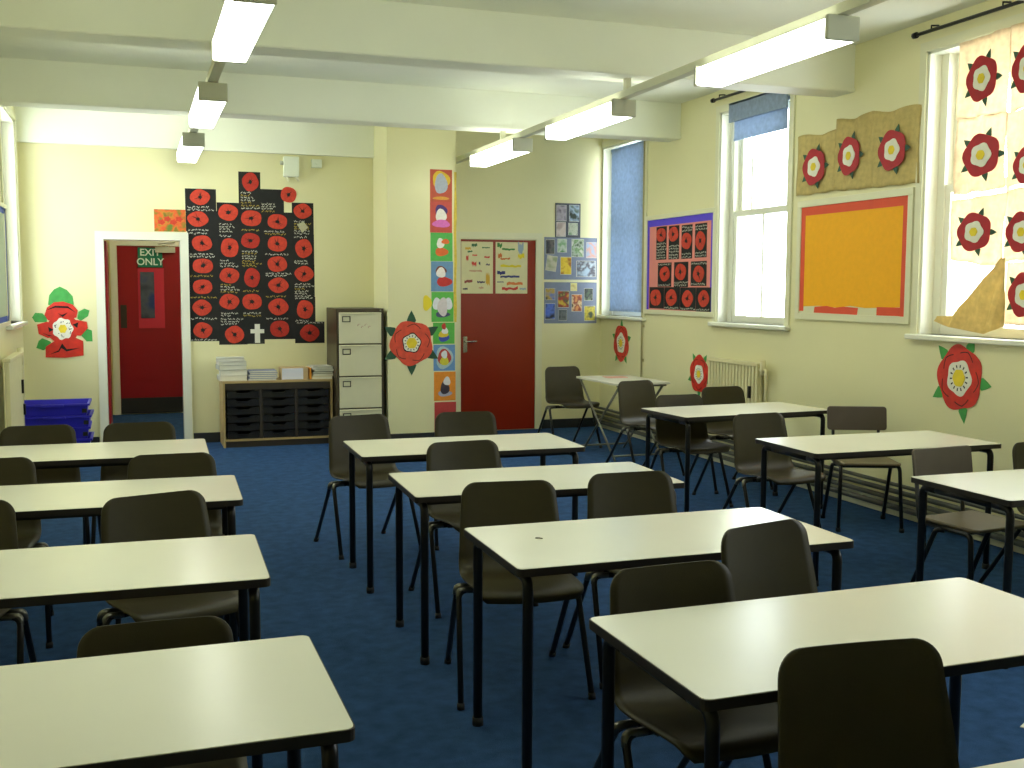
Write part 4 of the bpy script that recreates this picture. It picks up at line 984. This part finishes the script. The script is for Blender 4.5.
# ------------------------------------------------------------------ hessian banners
def hess_panel(name, ys, zs, x, mats_, label, group, roses, wav=.012, ph=0., slack=None):
    """cloth hanging in front of the window wall.  ys: left,right (large y is left); zs: list of (top, bottom) at left and right"""
    t = empty(name, label, 'hessian panel', (x, (ys[0]+ys[1])/2, (zs[0][1]+zs[1][1])/2), -PI/2, group)
    W = (ys[0]-ys[1])/2; zc = (zs[0][1]+zs[1][1])/2; n, k_ = 24, 16; rows = []
    for j in range(k_+1):
        f = j/k_; row = []
        for i in range(n+1):
            s = i/n; zt__ = zs[0][0]*(1-s)+zs[1][0]*s+(slack*math.sin(s*PI*2.2+ph) if slack else 0); zb__ = zs[0][1]*(1-s)+zs[1][1]*s
            yy = -wav*(math.sin(s*9+ph+f*1.3)*.6+.5*math.sin(s*17+ph*2-f*2)) - wav*.5
            row.append((-W+2*W*s+.008*math.sin(f*5+ph), yy, (zt__*(1-f)+zb__*f)-zc+.004*math.sin(s*14+ph)*(f if f > .8 else 0)))
        rows.append(row)
    m = MB(); m.open = True; m.grid(rows); o = m.build('cloth', mats_[0], t)
    md = o.modifiers.new('thickness', 'SOLIDIFY'); md.thickness = .0015
    for (y_, z_, rx, rz, a) in roses:
        e = bpy.data.objects.new('rose', None); COL.objects.link(e); e.parent = t
        # the painted rose follows the cloth: everything is one step off its surface
        rose_cloth(e, (ys[0]+ys[1])/2-y_, z_-zc, rx, rz, a, wav, ph, W)
    return t
def cloth_y(x, W, wav, ph):
    s = (x+W)/(2*W); return -wav*(math.sin(s*9+ph+.65)*.6+.5*math.sin(s*17+ph*2-1)) - wav*.5
def rose_cloth(e, cx, cz, rx, rz, a, wav, ph, W):
    yb = min(cloth_y(cx+q*rx, W, wav, ph) for q in (-1, -.5, 0, .5, 1))-.012
    par = e.parent
    COLL = e
    rose_parts_flat(par, cx, cz, rx, rz, a, yb)
    bpy.data.objects.remove(e)
def rose_parts_flat(t, cx, cz, rx, rz, a, y):
    rose_parts(t, cx, cz, rx, rz, ROSED, LEAFD, ph=a, inner=.55, leaf=.3, y=y+.001, marks=False)
HG = 'hessian panels over the orange noticeboard'
def hp(px, py): p_ = on_x(px, py, XR-.045); return p_.y, p_.z
KH = 6.827
def Hh_(x, y): return hp(780+x/KH, 95+y/KH)
def hang(xl, xr, tl, tr2, bl2, br2, roses, label, ph):
    yl = Hh_(xl, (tl+bl2)/2)[0]; yr = Hh_(xr, (tr2+br2)/2)[0]
    zs = ((Hh_(xl, tl)[1], Hh_(xl, bl2)[1]), (Hh_(xr, tr2)[1], Hh_(xr, br2)[1]))
    R_ = []
    for (x, y, l, r_, tp, bt) in roses:
        c_ = Hh_(x, y); rx = (Hh_(l, y)[0]-Hh_(r_, y)[0])/2; rz = (Hh_(x, tp)[1]-Hh_(x, bt)[1])/2; R_.append((c_[0], c_[1], rx, rz, PI/2+.3))
    hess_panel('hessian_banner', (yl, yr), zs, XR-.012, [HESS], label, HG, R_, .008, ph, .012)
hang(98, 356, 292, 240, 690, 655, [(225, 490, 150, 298, 370, 612)], 'lower hessian panel with a red rose, nearest the middle window', .3)
hang(357, 605, 178, 120, 655, 632, [(464, 415, 393, 538, 288, 545)], 'middle of the three hessian panels with roses above the orange noticeboard', 1.4)
hang(606, 932, 118, 70, 632, 598, [(758, 375, 667, 850, 240, 510)], 'right-hand hessian panel with a red rose above the orange noticeboard', 2.3)
# backlit panels in the right window
HB = 'hessian rose panels hung in the window'
def wq(px, py): p_ = on_x(px, py, XR-.042); return p_.y, p_.z
def hangw(xl, xr, tl, tr2, bl2, br2, roses, label, ph, wav=.015):
    yl = wq(xl, (tl+bl2)/2)[0]; yr = wq(xr, (tr2+br2)/2)[0]
    zs = ((wq(xl, tl)[1], wq(xl, bl2)[1]), (wq(xr, tr2)[1], wq(xr, br2)[1])); R_ = []
    for (x, y, l, r_, tp, bt) in roses:
        c_ = wq(x, y); R_.append((c_[0], c_[1], (wq(l, y)[0]-wq(r_, y)[0])/2, (wq(x, tp)[1]-wq(x, bt)[1])/2, PI/2+.25))
    hess_panel('hessian_banner', (yl, yr), zs, XR-.018, [HESSB], label, HB, R_, wav, ph)
hangw(957, 1006, 44, 27, 120, 112, [(983, 78.5, 968, 998, 56.5, 101)], 'topmost backlit hessian panel of the left strip in the right window', .5)
hangw(954, 1003, 120, 112, 195, 188, [(981.5, 155, 964, 1000, 134, 176)], 'second backlit hessian panel of the left strip in the right window', 1.7)
hangw(948, 1003, 201, 192, 260, 268, [(976.5, 232, 958, 991, 214, 252)], 'third backlit hessian panel of the left strip, its lower edge loose', 2.6, .02)
hangw(1007, 1062, 26, 8, 112, 98, [(1029, 68, 1015, 1046, 44, 92)], 'topmost backlit hessian panel of the right strip, cut by the frame', 3.1)
hangw(1004, 1060, 113, 99, 187, 178, [(1028, 165, 1017, 1044, 146, 182)], 'second backlit hessian panel of the right strip, cut by the frame', 4.0)
hangw(1004, 1060, 190, 180, 262, 256, [(1023, 232, 1009, 1040, 212, 252)], 'third backlit hessian panel of the right strip, cut by the frame', 5.2)
hangw(1005, 1060, 263, 257, 325, 326, [(1025, 295, 1011, 1042, 274, 318)], 'lowest backlit hessian panel of the right strip, above the sill', .9)
# torn corner folded across the sill
t = empty('hessian_flap', 'torn hessian corner folded back across the window sill', 'hessian panel', (XR-.055, wq(975, 300)[0], wq(975, 320)[1]), -PI/2, HB)
cxy, czz = wq(975, 300)[0], wq(975, 320)[1]
P3 = [((1003, 258), .0), ((1008, 258), -.01), ((1008, 326), -.012), ((990, 334), -.035), ((957, 327), -.05), ((942, 321), -.055), ((945, 316), -.05), ((958, 316), -.035), ((980, 288), -.02)]
m = MB(); vs = []
for (px, py), dy in P3:
    y_, z_ = wq(px, py); vs.append(m.bm.verts.new((cxy-y_, dy, z_-czz)))
m.open = True; m._f(vs)
bmesh.ops.triangulate(m.bm, faces=m.bm.faces[:])
bmesh.ops.subdivide_edges(m.bm, edges=m.bm.edges[:], cuts=2, use_grid_fill=True)
for v in m.bm.verts: v.co.y += .006*math.sin(v.co.x*40+v.co.z*25)
o = m.build('cloth', HESSF, t); md = o.modifiers.new('thickness', 'SOLIDIFY'); md.thickness = .002

# ------------------------------------------------------------------ daylight
wd = bpy.data.worlds.new('overcast'); S.world = wd; wd.use_nodes = True; nt = wd.node_tree
bg = nt.nodes['Background']; bg.inputs[0].default_value = (.90, .95, 1.0, 1); bg.inputs[1].default_value = 11.0
for (a, b) in WIN[1:]:
    ld = bpy.data.lights.new('window_portal', 'AREA'); ld.shape = 'RECTANGLE'; ld.size = WZ1-WZ0; ld.size_y = b-a; ld.cycles.is_portal = True
    lo = bpy.data.objects.new('window_portal', ld); COL.objects.link(lo); lo.location = (XR+.29, (a+b)/2, (WZ0+WZ1)/2); lo.rotation_euler = (0, PI/2, 0)

S.view_settings.view_transform = 'Standard'; S.view_settings.look = 'None'; S.view_settings.gamma = 1; S.view_settings.use_curve_mapping = False
S.view_settings.exposure = -0.08
S.cycles.use_denoising = True
S.cycles.max_bounces = 10; S.cycles.diffuse_bounces = 6; S.cycles.transparent_max_bounces = 12
